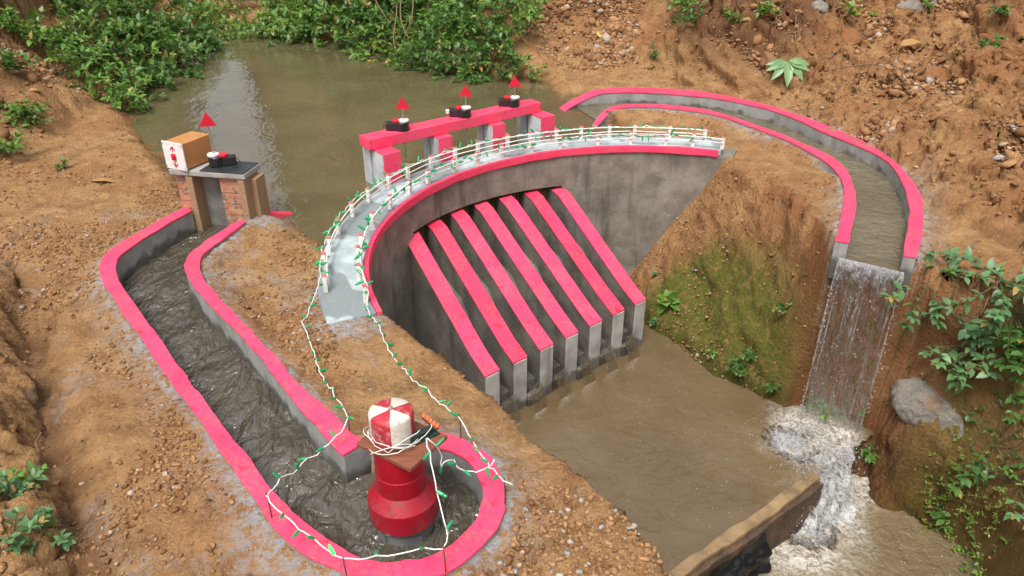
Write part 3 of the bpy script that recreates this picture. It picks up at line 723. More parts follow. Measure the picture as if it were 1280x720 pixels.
# ------------------------------------------------------------ gate hoists with flags
def make_hoist(rod_h, pole_z, label, group, loc, rz):
    root = thing('gate_hoist', loc, label, 'gate hoist', group, rz)
    b = MB(); b.lathe([(.034, 0), (.037, .004), (.037, .046), (.034, .050)], 20, (.022, 0, 0)).box((-.030, 0, .024), (.075, .044, .044), 0, .006)
    b.lathe([(.013, -.036), (.013, .0), (.010, .002)], 14, (-.066, 0, .026), Euler((0, R(-90), 0)))
    for q in (-.02, .02): b.box((.02, q*1.75, .03), (.014, .008, .03), 0, .002)
    b.build('motor_body', M['black'], root, bevel=0)
    MB().lathe([(.027, .050), (.028, .053), (.028, .060), (.025, .062)], 22, (.032, 0, 0)).build('white_gear', M['whitepl'], root)
    MB().lathe([(.022, .046), (.024, .049), (.024, .057), (.021, .059)], 18, (-.012, .004, 0)).build('red_gear', M['redpl'], root)
    r = MB().tube([(.03, 0, -.16 if pole_z < .2 else -.02), (.03, 0, rod_h)], .0038, 8).build('rod', M['steel'], root)
    MB().tube([(-.05, .018, .04), (-.075, .03, .045), (-.09, .022, .012), (-.082, .045, .004), (-.045, .055, .003), (-.02, .07, -.01), (-.015, .078, -.05)], .0016, 5).build('wire', M['black'], root, smooth=True)
    t = MB(); s = .040; h = rod_h
    t.add([(.03-s, -.004, h-.005), (.03+s, -.004, h-.005), (.03, -.004, h+.062), (.03-s, .004, h-.005), (.03+s, .004, h-.005), (.03, .004, h+.062)], [(0, 1, 2), (5, 4, 3), (0, 3, 4, 1), (1, 4, 5, 2), (2, 5, 3, 0)])
    t.build('flag', M['redpl'], root, bevel=.0015)
    return root
names = ['red flagged gate hoist on the pink beam, nearest to the brick gate', 'middle gate hoist on the pink beam with a white plug on its motor', 'red flagged gate hoist on the pink beam, nearest to the spillway']
hz0 = None
for i, (s, nm) in enumerate(zip((.235, .585, .885), names)):
    p = gpt(s*GL-.068, -.05); loc = (p[0], p[1], .2205)
    rz = grz-R(42)+R((2, -6, -4)[i])
    if hz0 is None: hz0 = make_hoist(.125, .1, nm, 'gate hoists on the sluice frame', loc, rz)
    else:
        h = hz0.copy(); COL.objects.link(h); h.location = loc; h.rotation_euler = (0, 0, rz); h['label'] = nm
        for ch in hz0.children: c = ch.copy(); COL.objects.link(c); c.parent = h
        if i == 1: MB().box((-.079, .0, .026), (.026, .024, .022), .4, .003).build('plug', M['whitepl'], h)

# ------------------------------------------------------------ brick intake gate on the left
ga, gb = px(229, 265, 0), px(314, 272, 0)
ig_d = (gb-ga)/np.linalg.norm(gb-ga); ig_n = np.array((-ig_d[1], ig_d[0])); IL = np.linalg.norm(gb-ga); irz = math.atan2(ig_d[1], ig_d[0])
ig = thing('intake_gate', (*((ga+gb)/2), 0), 'small brick pillared intake gate with a dark board between its pillars', 'sluice gate')
def ip(s, t): return ga+ig_d*s+ig_n*t
for s0, w in ((0, .095), (IL-.135, .135)):
    c = ip(s0+w/2, .06); p = MB().box((c[0], c[1], -.03), (w, .12, .46), irz, .006).build('brick_pillar', M['brick'], ig, ig.location)
    e = s0+w+.0 if s0 == 0 else s0+w; c = ip(e-.014, .052); MB().box((c[0]+.002, c[1]-.002, -.02), (.034, .138, .434), irz, .003).build('batten', M['batten'], p, ig.location)
    if s0: c = ip(e+.019, .085); MB().box((c[0], c[1], -.025), (.03, .09, .42), irz, .003).build('batten', M['batten'], p, ig.location)
c = ip((.095+IL-.135)/2, .07); MB().box((c[0], c[1], -.02), (IL-.23+.02, .016, .43), irz, .002).build('gate_board', M['gateboard'], ig, ig.location)
c = ip(IL/2+.0, .06); MB().box((c[0], c[1], .216), (IL+.03, .16, .026), irz, .004).build('top_slab', M['slab'], ig, ig.location)
MB().box((c[0]+ig_d[0]*.08, c[1]+ig_d[1]*.08, .2327), (IL*.62, .16, .003), irz, .001).build('painted_top', M['blackpaint'], ig, ig.location)
# control box
cb = ip(.055, .075); crz = irz+R(-14)
cbx = thing('control_box', (cb[0], cb[1], .232), 'orange wooden control box with a white front panel and a red rocker switch', 'control box', None, crz)
MB().box((0, .0, .066), (.118, .18, .126), 0, .003).build('case', M['wood'], cbx)
fp = MB().box((0, -.093, .066), (.129, .006, .134), 0, .001).build('front_panel', M['whitepl'], cbx)
MB().box((0, -.099, .062), (.026, .008, .03), 0, .002).box((0, -.104, .062), (.016, .005, .02), 0, .001).build('switch', M['redpl'], fp)
for sgn in (1, -1):
    a = MB(); z0 = .062+sgn*.022; z1 = .062+sgn*.050
    a.box((0, -.0970, (z0+z1)/2), (.005, .0024, .026))
    for q in (-1, 1): a.box((q*.0075, -.0970, z1-sgn*.008), (.004, .0024, .022), rot=Euler((0, q*R(38)*sgn*-1, 0)))
    a.build('arrow', M['redpl'], fp)
for q in (-1, 1):
    for w in (.01, .122): MB().lathe([(.003, 0), (.003, .003)], 8, (q*.058, -.0955, w), Euler((R(90), 0, 0))).build('screw', M['steel'], fp)
hp_ = ip(IL*.60, .07)
make_hoist(.20, .3, 'red flagged gate hoist on the brick intake gate beside the wooden box', 'gate hoist on the brick gate', (hp_[0], hp_[1], .2345), irz+R(205))

# ------------------------------------------------------------ turbine
tb = px(507, 655, Z_RACE)
tu = thing('turbine', (tb[0], tb[1], Z_RACE), 'dark red water turbine with a red and white domed generator standing in the basin', 'turbine')
T0 = Z_RACE
b = MB().lathe([(.078, -.13), (.078, .052)], 40)
for k in range(5): b.box((.076*math.cos(k*1.257-1.1), .076*math.sin(k*1.257-1.1), .010), (.008, .036, .03), k*1.257-1.1)
b.build('base_ring', M['grey'], tu, smooth=True, sharp=40)
MB().lathe([(.080, .046), (.0925, .049), (.0945, .054), (.0945, .112), (.0935, .116), (.067, .150), (.067, .205), (.0655, .207), (.0655, .288), (.060, .29)], 48).build('casing', M['casing'], tu, smooth=True, sharp=14)
MB().box((.012, -.002, .297), (.178, .150, .012), R(-33), .002).build('platform', M['board'], tu)
# generator: six sectors
g = MB(); n = 60; prof = [(.050, .304), (.056, .307), (.057, .31), (.057, .378), (.056, .386), (.051, .390), (.006, .393)]
for i in range(len(prof)-1):
    for k in range(n):
        g.cur = 0 if ((k+4)//10) % 2 == 0 else 1
        q = []
        for (r_, z_), kk in ((prof[i], k), (prof[i], k+1), (prof[i+1], k+1), (prof[i+1], k)):
            a = 2*math.pi*kk/n; q.append((r_*math.cos(a)-.012, r_*math.sin(a)+.006, z_))
        g.add(q, [(0, 1, 2, 3)])
ge = mesh_np('generator', g.v, g.f, [m_paint('generator_red', (.42, .025, .04), (.26, .015, .02), .5, 26, (.6, .5, .45)), m_paint('generator_white', (.66, .63, .56), (.42, .36, .28), .5, 26, (.35, .3, .25))], tu, mi=g.m)
bm = bmesh.new(); bm.from_mesh(ge.data); bmesh.ops.remove_doubles(bm, verts=bm.verts, dist=1e-5); bm.to_mesh(ge.data); bm.free()
ge.data.polygons.foreach_set('use_smooth', np.ones(len(ge.data.polygons), bool))
MB().lathe([(.006, .392), (.006, .399), (.004, .400)], 12, (-.012, .006, 0)).build('shaft_tip', M['steel'], ge)
cbd = MB().box((.066, .012, .3055), (.07, .044, .004), R(38)).box((.056, -.004, .317), (.055, .018, .020), R(38), .002).box((.085, .028, .313), (.02, .02, .012), R(38), .001)
cbo = cbd.build('circuit_board', M['pcb'], tu)
for k in range(5): MB().lathe([(.0030, 0), (.0030, .006), (.001, .009)], 8, (.082+.669*(.0145*k-.029), .040-.743*(.0145*k-.029), .326)).build('led', M['led'], cbo)
MB().box((.082, .040, .322), (.062, .012, .008), R(-48), .001).build('led_strip', M['board'], cbo)
for k in range(5):
    rr = random.Random(k); pts = []
    a0 = rr.uniform(2.2, 4.2); 
    for q in range(16):
        t = q/15; a = a0+t*rr.uniform(2.6, 3.2); rad = .072+.012*math.sin(t*7+k)
        pts.append((-.012+rad*math.cos(a)+t*.02, rad*math.sin(a)*.9-.004+t*.02, .309+.045*abs(math.sin(t*math.pi*(1+k%3*.5)))*(.15+.13*k)))
    MB().tube(pts, .0012, 5).build('lead_wire', M['wire'], tu, smooth=True)

# ------------------------------------------------------------ weir, waterfall, splash
we = thing('brick_weir', (*((WA+WB)/2), Z_STREAM), 'low muddy brick weir with a worn orange top between pool and stream', 'weir')
wl_ = resample(np.array([WA-wd*.25, WB]), 30); jn = lambda s, a: jit(wl_, a, s)
mudbrick = m_conc('muddy_brick', (.30, .13, .06), (.42, .22, .11), (.14, .10, .06), .7)
wpl = m_conc('weir_plaster', (.045, .036, .026), (.14, .075, .042), (.022, .02, .018), .9)
lo = MB().strip(jn(3, .01)-wnrm*.004, jn(5, .012)+wnrm*.066, -1.6, -.915).build('wall', wpl, we, we.location, smooth=True, sharp=40)
MB().strip(jn(13, .010)-wnrm*.004, jn(15, .011)+wnrm*.046, -.914, -.884+vnoise(np.arange(30)*.8, np.zeros(30), 3)*.014).build('top_course', m_conc('worn_orange_mortar', (.15, .10, .05), (.30, .20, .105), (.05, .045, .022), .95), we, we.location, bevel=.008)

def sheet(name, top, foot, mat, nu=28, nv=40, z=lambda t: t*t, seed=0, white=lambda t: 1., amp=.012, kind='structure'):
    """falling sheet of water: top and foot are ((x,y,z),(x,y,z))"""
    Vv = []; su = []; sv = []; wh = []; TA, TB = map(np.array, top); FA, FB = map(np.array, foot)
    for j in range(nv):
        t = j/(nv-1)
        for i in range(nu):
            w = i/(nu-1); a = TA*(1-w)+TB*w; c = FA*(1-w)+FB*w
            p = a*(1-t)+c*t; p[2] = a[2]+(c[2]-a[2])*z(t)
            d = amp*fbm(np.array([w*7.]), np.array([t*2.2]), 1, 3, seed)[0]*2*min(1, t*5)
            p[0] += d*.6; p[1] -= d
            Vv.append(p); su.append(w*.6+seed); sv.append(t*1.2); wh.append(white(t))
    F = [(j*nu+i, j*nu+i+1, (j+1)*nu+i+1, (j+1)*nu+i) for j in range(nv-1) for i in range(nu-1)]
    return tag(mesh_np(name, Vv, F, mat, attrs={'su': su, 'sv': sv, 'white': wh}, smooth=True), kind=kind)
lipA, lipB = (SN_I*.6+SN_O*.4)[-1], (SF_O*.4+SF_I*.6)[-1]
ftA, ftB = px(1000, 520, Z_POOL+.01), px(1072, 548, -.93)
sheet('waterfall', ((*lipA, Z_SPILL+.003), (*lipB, Z_SPILL+.003)), ((*ftA, Z_POOL), (*ftB, -.95)), M['fall'], z=lambda t: .12*t+.88*t*t, seed=3, white=lambda t: max(-.1, 1.12-1.9*t) if t < .6 else -.1+1.2*max(0, t-.85))
# beaded edges of the fall
for TA, FA, zf in ((lipA, ftA, Z_POOL), (lipB, ftB, -.95)):
    mb = MB(); pts = []; rs = []
    for j in range(60):
        t = j/59; p = TA*(1-t)+FA*t
        pts.append((p[0]+random.gauss(0, .0012), p[1], Z_SPILL+(zf-Z_SPILL)*(.12*t+.88*t*t))); rs.append(.0012+.0042*random.random()**2 if t > .08 else .003)
    mb.tube(pts, .004, 7, rs); tag(mb.build('water_strand', M['drop'], smooth=True), kind='structure')
for k in range(15):
    rr = random.Random(k+60); w = rr.random(); t0 = rr.uniform(.05, .55); t1 = min(1, t0+rr.uniform(.15, .6)); w2 = w+rr.uniform(-.04, .04); pts = []; rs = []
    for j in range(34):
        t = t0+(t1-t0)*j/33; ww = w+(w2-w)*t; p = (lipA*(1-ww)+lipB*ww)*(1-t)+(ftA*(1-ww)+ftB*ww)*t
        zf = Z_POOL*(1-ww)-.95*ww
        pts.append((p[0]+rr.gauss(0, .0016), p[1]-.008, Z_SPILL+(zf-Z_SPILL)*(.12*t+.88*t*t))); rs.append((.0006+.0035*rr.random()**3)*math.sin(math.pi*min(1, max(.03, j/33))))
    tag(MB().tube(pts, .002, 5, rs).build('water_strand', M['drop'], smooth=True), kind='structure')
# fall over the gap beside the weir
gA, gB = px(1008, 572, -.885), px(1062, 556, -.885)
sheet('lower_waterfall', ((*gA, -.888), (*gB, -.888)), ((*px(985, 668, Z_STREAM), Z_STREAM), (*px(1060, 655, Z_STREAM), Z_STREAM)), M['fall2'], z=lambda t: .3*t+.7*t*t, seed=9, amp=.05)
def blob_cloud(name, n, gen, mat, r0, r1):
    bm = bmesh.new(); bmesh.ops.create_icosphere(bm, subdivisions=1, radius=1); bv = np.array([v.co[:] for v in bm.verts]); bf = np.array([[v.index for v in f.verts] for f in bm.faces]); bm.free()
    Vv = []; Ff = []
    for k in range(n):
        p = gen(); r = r0+(r1-r0)*rng.random()**3; s = r*(.7+.6*rng.random(3)); Vv.append(bv*s+np.array(p)); Ff.append(bf+len(bv)*k)
    return tag(mesh_np(name, np.vstack(Vv), np.vstack(Ff), mat, smooth=True), kind='stuff')
def g_edge():
    t = rng.random()**.7; w = -.04+.05*rng.random() if rng.random() < .5 else .99+.06*rng.random()
    if rng.random() < .35: w = rng.random()
    p = (lipA*(1-w)+lipB*w)*(1-t)+(ftA*(1-w)+ftB*w)*t
    return (p[0]+rng.normal(0, .006), p[1]-.01+rng.normal(0, .008), Z_SPILL+(Z_POOL-.02-Z_SPILL)*(.12*t+.88*t*t))
blob_cloud('spray_drops', 700, g_edge, M['foam'], .0007, .0038)
def g_pool():
    a = rng.random()*6.28; d = abs(rng.normal(0, .13)); return (FOOT[0]-.02+d*math.cos(a)*1.1, FOOT[1]+d*math.sin(a), Z_POOL+abs(rng.normal(0, .05))*math.exp(-d*5))
blob_cloud('splash_drops', 2600, g_pool, M['foam'], .0006, .0034)
def g_fall():
    t = rng.random(); w = rng.random(); a = np.array((*gA, -.88))*(1-w)+np.array((*gB, -.88))*w
    c = np.array((*px(970, 685, Z_STREAM), Z_STREAM))*(1-w)+np.array((*px(1060, 655, Z_STREAM), Z_STREAM))*w
    p = a*(1-t)+c*t; p[2] = -.88-.37*t*t+abs(rng.normal(0, .03)); p[:2] += rng.normal(0, .045, 2); return p
blob_cloud('lower_splash_drops', 4200, g_fall, M['foam'], .0006, .0036)
# mounded white water at the foot of the fall
def mound(name, c, rx, ry, h, rot, seed, mat):
    n = 60; Vv = []; su = []; sv = []; wh = []
    for j in range(n):
        for i in range(n):
            x, y = (i/(n-1)*2-1), (j/(n-1)*2-1); d = math.hypot(x, y); e = max(0, 1-d)
            w = fbm(np.array([x*7+seed]), np.array([y*7.]), 1, 5, seed, .7)[0]
            X_, Y_ = x*rx, y*ry
            Vv.append((c[0]+X_*math.cos(rot)-Y_*math.sin(rot), c[1]+X_*math.sin(rot)+Y_*math.cos(rot), c[2]-.004+h*min(1, e*1.6)*(.45+1.6*w)))
            su.append(x*.5+seed); sv.append(y*1.6); wh.append(max(0, min(1.2, e*2.2+w*.5-.1)) if d < 1 else 0)
    F = [(j*n+i, j*n+i+1, (j+1)*n+i+1, (j+1)*n+i) for j in range(n-1) for i in range(n-1) if wh[j*n+i] > .22]
    return tag(mesh_np(name, Vv, F, mat, smooth=True, attrs={'su': su, 'sv': sv, 'white': wh}), kind='stuff')
mound('foam', (*px(988, 556, Z_POOL), Z_POOL), .13, .17, .026, .5, 2, M['fall2'])
mound('lower_foam', (*px(1000, 655, Z_STREAM), Z_STREAM), .17, .20, .035, .7, 5, M['fall2'])
# black plastic hanging on the weir's stream side
bs = thing('plastic_sheet', (*(WA+wd*.42+wnrm*.09), Z_STREAM), 'wet black plastic sheet hanging below the weir in the white water', 'plastic sheet')
Vv = []; n = 26
for j in range(n):
    for i in range(n):
        s, t = i/(n-1), j/(n-1); w = fbm(np.array([s*5]), np.array([t*4.]), 1, 4, 77)[0]
        p = WA+wd*(.10+.42*s)+wnrm*(.072+.10*t+w*.07*min(1, t*4)); Vv.append((p[0], p[1], -.94-.33*t+w*.03))
mesh_np('crumpled_film', Vv, [(j*n+i, j*n+i+1, (j+1)*n+i+1, (j+1)*n+i) for j in range(n-1) for i in range(n-1)], M['sheet'], bs, bs.location, True)
pp = WA+wd*.34+wnrm*.19; MB().lathe([(.036, -.09), (.036, .05), (.031, .05), (.031, -.08)], 24, (pp[0], pp[1], -1.2), Euler((R(62), 0, R(35))), cap=False).build('pipe_mouth', M['sheet'], bs, bs.location, smooth=True)

# ------------------------------------------------------------ vegetation
LT = np.array([(0,0,0),(.3,.24,.05),(.3,-.24,.05),(.3,0,0),(.66,.20,.035),(.66,-.20,.035),(.66,0,-.03),(1,0,-.14)])
LF = [(0,3,1),(0,2,3),(1,3,6),(1,6,4),(2,5,6),(2,6,3),(4,6,7),(6,5,7)]
LFa = np.array(LF)
class Leaves:
    def __init__(s): s.p = []; s.d = []; s.u = []; s.s = []; s.t = []
    def add(s, p, d, up, size, tint): s.p.append(tuple(p)); s.d.append(tuple(d)); s.u.append(tuple(up)); s.s.append(size); s.t.append(tint)
    def build(s, name, mat, parent=None, off=(0, 0, 0), wide=1.0):
        p, d, u, sz = map(np.array, (s.p, s.d, s.u, s.s))
        d = d/np.linalg.norm(d, axis=1)[:, None]; w = np.cross(u, d); w /= np.linalg.norm(w, axis=1)[:, None]+1e-9; n = np.cross(d, w)
        Vv = p[:, None]+sz[:, None, None]*(LT[None, :, 0, None]*d[:, None]+wide*LT[None, :, 1, None]*w[:, None]+LT[None, :, 2, None]*n[:, None])
        F = (LFa[None]+(np.arange(len(p))*8)[:, None, None]).reshape(-1, 3)
        return mesh_np(name, Vv.reshape(-1, 3), F, mat, parent, off, attrs={'tint': np.repeat(s.t, 8)})
def plant(name, label, cat, base, mat, n=10, length=.3, leaf=.05, spread=(.1, .1), up=.8, out=.7, droop=.5, bias=(0, 0, 0), gap=.04, seed=0, group=None, wide=1., whorl=4, follow=.012, stemr=.0025):
    rr = random.Random(seed*77+5); base = Vector(base)
    root = thing(name, base, label, cat, group); L = Leaves(); st = MB()
    for k in range(n):
        a = rr.uniform(0, 6.283); q = math.sqrt(rr.random())*(0 if n < 17 else 1)
        x, y = base.x+q*math.cos(a)*spread[0], base.y+q*math.sin(a)*spread[1]
        p = Vector((x, y, zat(x, y)-.005)); nn = gnormal(x, y)
        d = (nn*up*rr.uniform(.5, 1.2)+Vector((math.cos(a), math.sin(a), 0))*out*rr.uniform(.3, 1.1)+Vector(bias)+Vector((rr.gauss(0, .2), rr.gauss(0, .2), rr.gauss(0, .1)))).normalized()
        ln = length*rr.uniform(.5, 1.15); m = max(2, int(ln/gap)); pts = [p.copy()]; tw = rr.uniform(0, 3); tint0 = rr.uniform(0, .5)
        for j in range(m):
            d = (d+Vector((rr.gauss(0, .16), rr.gauss(0, .16), -droop*.13))).normalized(); p = p+d*gap
            if follow is not None:
                zz = zat(p.x, p.y)+follow
                if p.z < zz: p.z = zz; d.z = max(d.z, .0)
            pts.append(p.copy())
            if j >= m*.25 or m < 4:
                tw += 1.57; s1 = d.cross(Vector((0, 0, 1))) 
                if s1.length < .1: s1 = Vector((1, 0, 0))
                s1.normalize(); s2 = s1.cross(d)
                for sg in (1, -1):
                    ld = (s1*math.cos(tw)+s2*math.sin(tw))*sg*.9+d*.55+Vector((0, 0, .12+rr.gauss(0, .15)))
                    L.add(p, ld, Vector((rr.gauss(0, .25), -.12+rr.gauss(0, .25), 1)), leaf*rr.uniform(.5, 1.25)*(.75+.25*(j/m < .9)), min(1, max(0, tint0+rr.gauss(.15, .18)+.25*j/m)))
        for q in range(whorl):
            b = q*6.283/whorl+tw; ld = d*.6+Vector((math.cos(b), math.sin(b), .15))
            L.add(p, ld, (rr.gauss(0, .2), rr.gauss(0, .2), 1), leaf*rr.uniform(.5, .9), min(1, tint0+.35+rr.random()*.3))
        st.tube(pts, stemr, 4, [stemr*(1-.6*i/len(pts)) for i in range(len(pts))])
    L.build('foliage', mat, root, base, wide); st.build('stem', M['stem'], root, base)
    return root
def at_px(u, v): return G(u, v)
# big bushes round the pond
BB = [ # base pixel, material, stems, length, leaf, spread, bias, label, name
 ((62, 30), 'leafA', 80, .50, .075, (.75, .55), (.2, -.3, .1), 'bright green bush filling the top left corner of the bank'),
 ((125, 22), 'leafB', 80, .50, .075, (.6, .5), (.1, -.3, .1), 'dark green bush on the left bank behind the hanging roots'),
 ((190, 18), 'leafA', 85, .55, .07, (.6, .5), (.2, -.4, .2), 'bright green bush with one yellow flower leaning over the pond from the left'),
 ((90, 78), 'leafA', 50, .36, .065, (.35, .35), (.3, -.3, 0), 'green bush halfway down the left bank above the bare soil'),
 ((150, 78), 'leafB', 70, .42, .07, (.42, .35), (.3, -.4, 0), 'dark leafy bush at the pond edge, lowest but one of the left bank'),
 ((205, 62), 'leafB', 75, .45, .065, (.4, .4), (.4, -.4, 0), 'dense bush dipping into the pond beside the sky reflection'),
 ((125, 118), 'leafA', 30, .28, .055, (.25, .2), (.3, -.4, 0), 'low green shrub where the left bank meets the muddy shore'),
 ((330, 10), 'leafY', 70, .6, .085, (.9, .5), (0, -.3, .2), 'pale yellow green bush at the far end of the pond'),
 ((395, 22), 'leafA', 80, .55, .08, (.7, .4), (0, -.5, .1), 'leafy green bush at the far bank, left of the hanging vines'),
 ((455, 34), 'leafB', 80, .5, .08, (.6, .4), (0, -.5, .1), 'dark green bush at the far bank just left of the hanging vines'),
 ((440, 6), 'leafA', 70, .6, .08, (.8, .5), (0, -.4, .2), 'green bush high on the far bank above the hanging vines'),
 ((530, 42), 'leafA', 80, .48, .075, (.5, .35), (0, -.5, .1), 'bright green bush at the far bank just right of the hanging vines'),
 ((545, 10), 'leafB', 80, .5, .075, (.6, .5), (0, -.4, .2), 'dark bush high on the far bank to the right of the vines'),
 ((585, 62), 'leafB', 85, .42, .07, (.42, .3), (-.1, -.5, .1), 'dense bush of pointed leaves hanging over the pond by the soil heap'),
 ((612, 92), 'leafB', 45, .30, .065, (.25, .18), (-.1, -.6, .05), 'small pointed leaf bush touching the water behind the red flags'),
 ((618, 22), 'leafA', 60, .42, .065, (.35, .4), (-.2, -.3, .2), 'green bush at the edge of the crumbly soil heap'),
]
for i, (uv, mt, n, ln, lf, spd, bi, lab) in enumerate(BB):
    plant('leafy_bush', lab, 'bush', G(*uv), M[mt], int(n*1.15), ln, lf, spd, .9, .5, .55, bi, .045, i+1, 'bushes round the pond', follow=None if uv[1] < 70 else -.02, stemr=.004)
fb = G(208, 32)
fl = thing('yellow_flower', fb+Vector((.1, -.35, .38)), 'small yellow flower among the leaves above the pond', 'flower')
Lf = Leaves()
for k in range(9): a = k*.7; Lf.add(fl.location, (math.cos(a), math.sin(a)-.4, .5), (0, -.3, 1), .035, .9)
fmat = m_plain('flower_yellow', (.75, .5, .02), .6); Lf.build('petals', fmat, fl, fl.location)
# hanging vines and roots on the far bank
for i, (u0, v0, u1, v1) in enumerate([(497, 8, 508, 78), (512, 5, 522, 74), (482, 12, 500, 60), (521, 10, 514, 66)]):
    a = G(u0, v0)+Vector((0, -.5, .38)); b_ = G(u1, v1); b_.z = max(b_.z, Z_POND); pts = []
    b_ = b_+Vector((0, -.12, .0))
    for q in range(14):
        t = q/13; p = a.lerp(b_, t); p.x += .05*math.sin(t*6+i*2); p.y -= .14*math.sin(t*3.1); p.z -= .05*math.sin(t*3.14); pts.append(p)
    tag(MB().tube(pts, .0055, 5).build('hanging_vine', M['twig'], smooth=True), 'dry brown vine hanging down the far bank into the pond', 'vine', 'dry vines hanging over the pond')
# creepers on the right bank
CR = [((1158, 372), 7, .18, .052, 'leafC', 'creeper right of the waterfall lip, nearest to the falling water'),
 ((1185, 395), 11, .30, .052, 'leafC', 'grey green creeper in the middle of the right bank patch'),
 ((1245, 352), 11, .34, .055, 'leafC', 'creeper at the top of the right bank with a long dry stalk'),
 ((1272, 392), 9, .28, .052, 'leafB', 'creeper at the right frame edge above the grey stone'),
 ((1180, 440), 7, .18, .05, 'leafC', 'creeper halfway down the bank beside the waterfall'),
 ((1232, 432), 9, .28, .05, 'leafC', 'creeper between the right bank patch and the grey stone'),
 ((1262, 478), 8, .2, .05, 'leafB', 'creeper hanging above the right end of the grey stone'),
 ((1200, 520), 3, .10, .04, 'leafB', 'sprig of leaves lying over the grey stone'),
 ((1240, 560), 11, .28, .048, 'leafB', 'creeper below the grey stone on the wet bank'),
 ((1272, 610), 9, .28, .05, 'leafC', 'creeper in the lower right corner of the bank'),
 ((1165, 622), 7, .16, .042, 'leafB', 'small bright sprig at the foot of the wet bank'),
 ((1110, 690), 4, .13, .045, 'leafB', 'small plant standing at the edge of the lower stream'),
 ((1080, 555), 6, .14, .045, 'leafA', 'bright leaves beside the white water at the foot of the waterfall'),
 ((1090, 520), 3, .08, .04, 'leafA', 'small sprig right behind the waterfall edge'),
 ((1022, 505), 6, .15, .042, 'leafA', 'wet plant at the pool corner left of the waterfall foot'),
 ((1225, 700), 8, .16, .035, 'leafA', 'leafy tuft at the bottom edge of the right bank')]
for i, (uv, n, ln, lf, mt, lab) in enumerate(CR):
    plant('creeping_plant', lab, 'plant', G(*uv), M[mt], max(3, int(n*.95)), ln, lf, (.10, .08), .30, .8, 1.0, (.15, -.35, -.05), .030, 100+i, 'creepers on the right bank', whorl=5, wide=1.1)
plant('mossy_herb', 'yellow green mat of tiny leaves on the wet right bank', 'plant', G(1205, 660), M['leafY'], 150, .07, .015, (.13, .16), .8, .3, .2, (0, 0, 0), .013, 140, whorl=3, stemr=.0012)
plant('mossy_herb', 'small tuft of tiny leaves at the stream foot below the stone', 'plant', G(1180, 585), M['leafY'], 40, .05, .014, (.06, .06), .8, .3, .2, (0, 0, 0), .013, 141, whorl=3, stemr=.0012)
SD = [((838, 376), 3, .07, .085, 'leafA', 1.7, 'seedling with three broad leaves on the mossy slope by the last buttress'),
 ((822, 345), 3, .05, .022, 'leafC', 1.1, 'tiny seedling above the broad leaved one on the mossy slope'),
 ((890, 440), 3, .05, .026, 'leafA', 1.2, 'single small sprout just above the pool waterline'),
 ((983, 385), 6, .08, .032, 'leafB', 1.1, 'small dark sprout on the slope left of the waterfall'),
 ((925, 462), 16, .08, .026, 'leafB', 1.0, 'dark leafy clump at the pool edge below the moss'),
 ((940, 447), 12, .07, .024, 'leafB', 1.0, 'upper dark clump below the moss beside the pool'),
 ((820, 405), 8, .05, .024, 'leafC', 1.0, 'pale sprouts at the waterline beside the last buttress'),
 ((968, 488), 10, .06, .024, 'leafB', 1.0, 'low wet sprouts at the pool corner'),
 ((28, 150), 14, .20, .05, 'leafA', 1.0, 'green plant on the bare left bank under the bushes'),
 ((42, 155), 10, .16, .045, 'leafB', 1.0, 'dark plant near the foot of the bare left bank'),
 ((8, 190), 12, .18, .05, 'leafA', 1.0, 'green plant at the left frame edge by the bank foot'),
 ((10, 90), 14, .24, .055, 'leafB', 1.0, 'plant high on the left bank at the frame edge'),
 ((150, 140), 8, .16, .05, 'leafA', 1.0, 'sprig lying on the muddy shore below the left bushes'),
 ((172, 146), 6, .14, .045, 'leafA', 1.0, 'outermost sprig reaching into the pond from the muddy shore'),
 ((82, 210), 6, .07, .03, 'leafB', 1.0, 'low sprig on bare soil left of the wooden box'),
 ((8, 628), 7, .11, .034, 'leafC', 1.1, 'pale clover like plant at the left frame edge'),
 ((30, 612), 5, .08, .03, 'leafA', 1.1, 'bright sprout above the pale plant at the left'),
 ((50, 682), 6, .09, .034, 'leafC', 1.2, 'pale round leaved plant in the lower left corner'),
 ((18, 668), 5, .08, .03, 'leafC', 1.1, 'small pale plant between two others in the lower left'),
 ((870, 28), 14, .24, .05, 'leafB', 1.0, 'ivy hanging on the earth bank behind the spillway, left end'),
 ((858, 8), 14, .24, .05, 'leafA', 1.0, 'leafy tuft on top of the earth bank behind the spillway'),
 ((820, 72), 7, .11, .035, 'leafB', 1.0, 'dark sprig on the soil heap beside the yellow leaf'),
 ((920, 28), 8, .16, .05, 'leafA', 1.0, 'bright climbing plant on the earth bank above the pale fallen leaf'),
 ((955, 12), 7, .15, .05, 'leafA', 1.0, 'sprig at the top edge above the pale fallen leaf'),
 ((1058, 22), 4, .12, .07, 'leafY', 1.0, 'two bright fern like leaves on the earth bank'),
 ((1085, 20), 3, .09, .06, 'leafY', 1.0, 'small bright leaf beside the fern like leaves'),
 ((1234, 62), 10, .15, .05, 'leafB', 1.0, 'dark small plant on the bank above the clod heap at right'),
 ((1255, 12), 6, .16, .05, 'leafB', 1.0, 'leaves hanging at the upper right corner'),
 ((668, 98), 9, .16, .05, 'leafA', 1.0, 'sprig at the water edge behind the last red flag'),
 ((640, 96), 10, .18, .05, 'leafB', 1.0, 'leaning sprig between far bushes and soil heap'),
 ((1160, 12), 5, .12, .04, 'leafA', 1.0, 'small sprig beside the pale stones at the top edge')]
for i, (uv, n, ln, lf, mt, wd_, lab) in enumerate(SD):
    plant('small_plant', lab, 'plant', G(*uv), M[mt], n, ln, lf, (.02+ln*.25, .02+ln*.2), .7, .6, .5, (0, -.25, .1), max(.018, ln*.2), 200+i, 'small plants on the soil', whorl=4, wide=wd_, stemr=.0018)

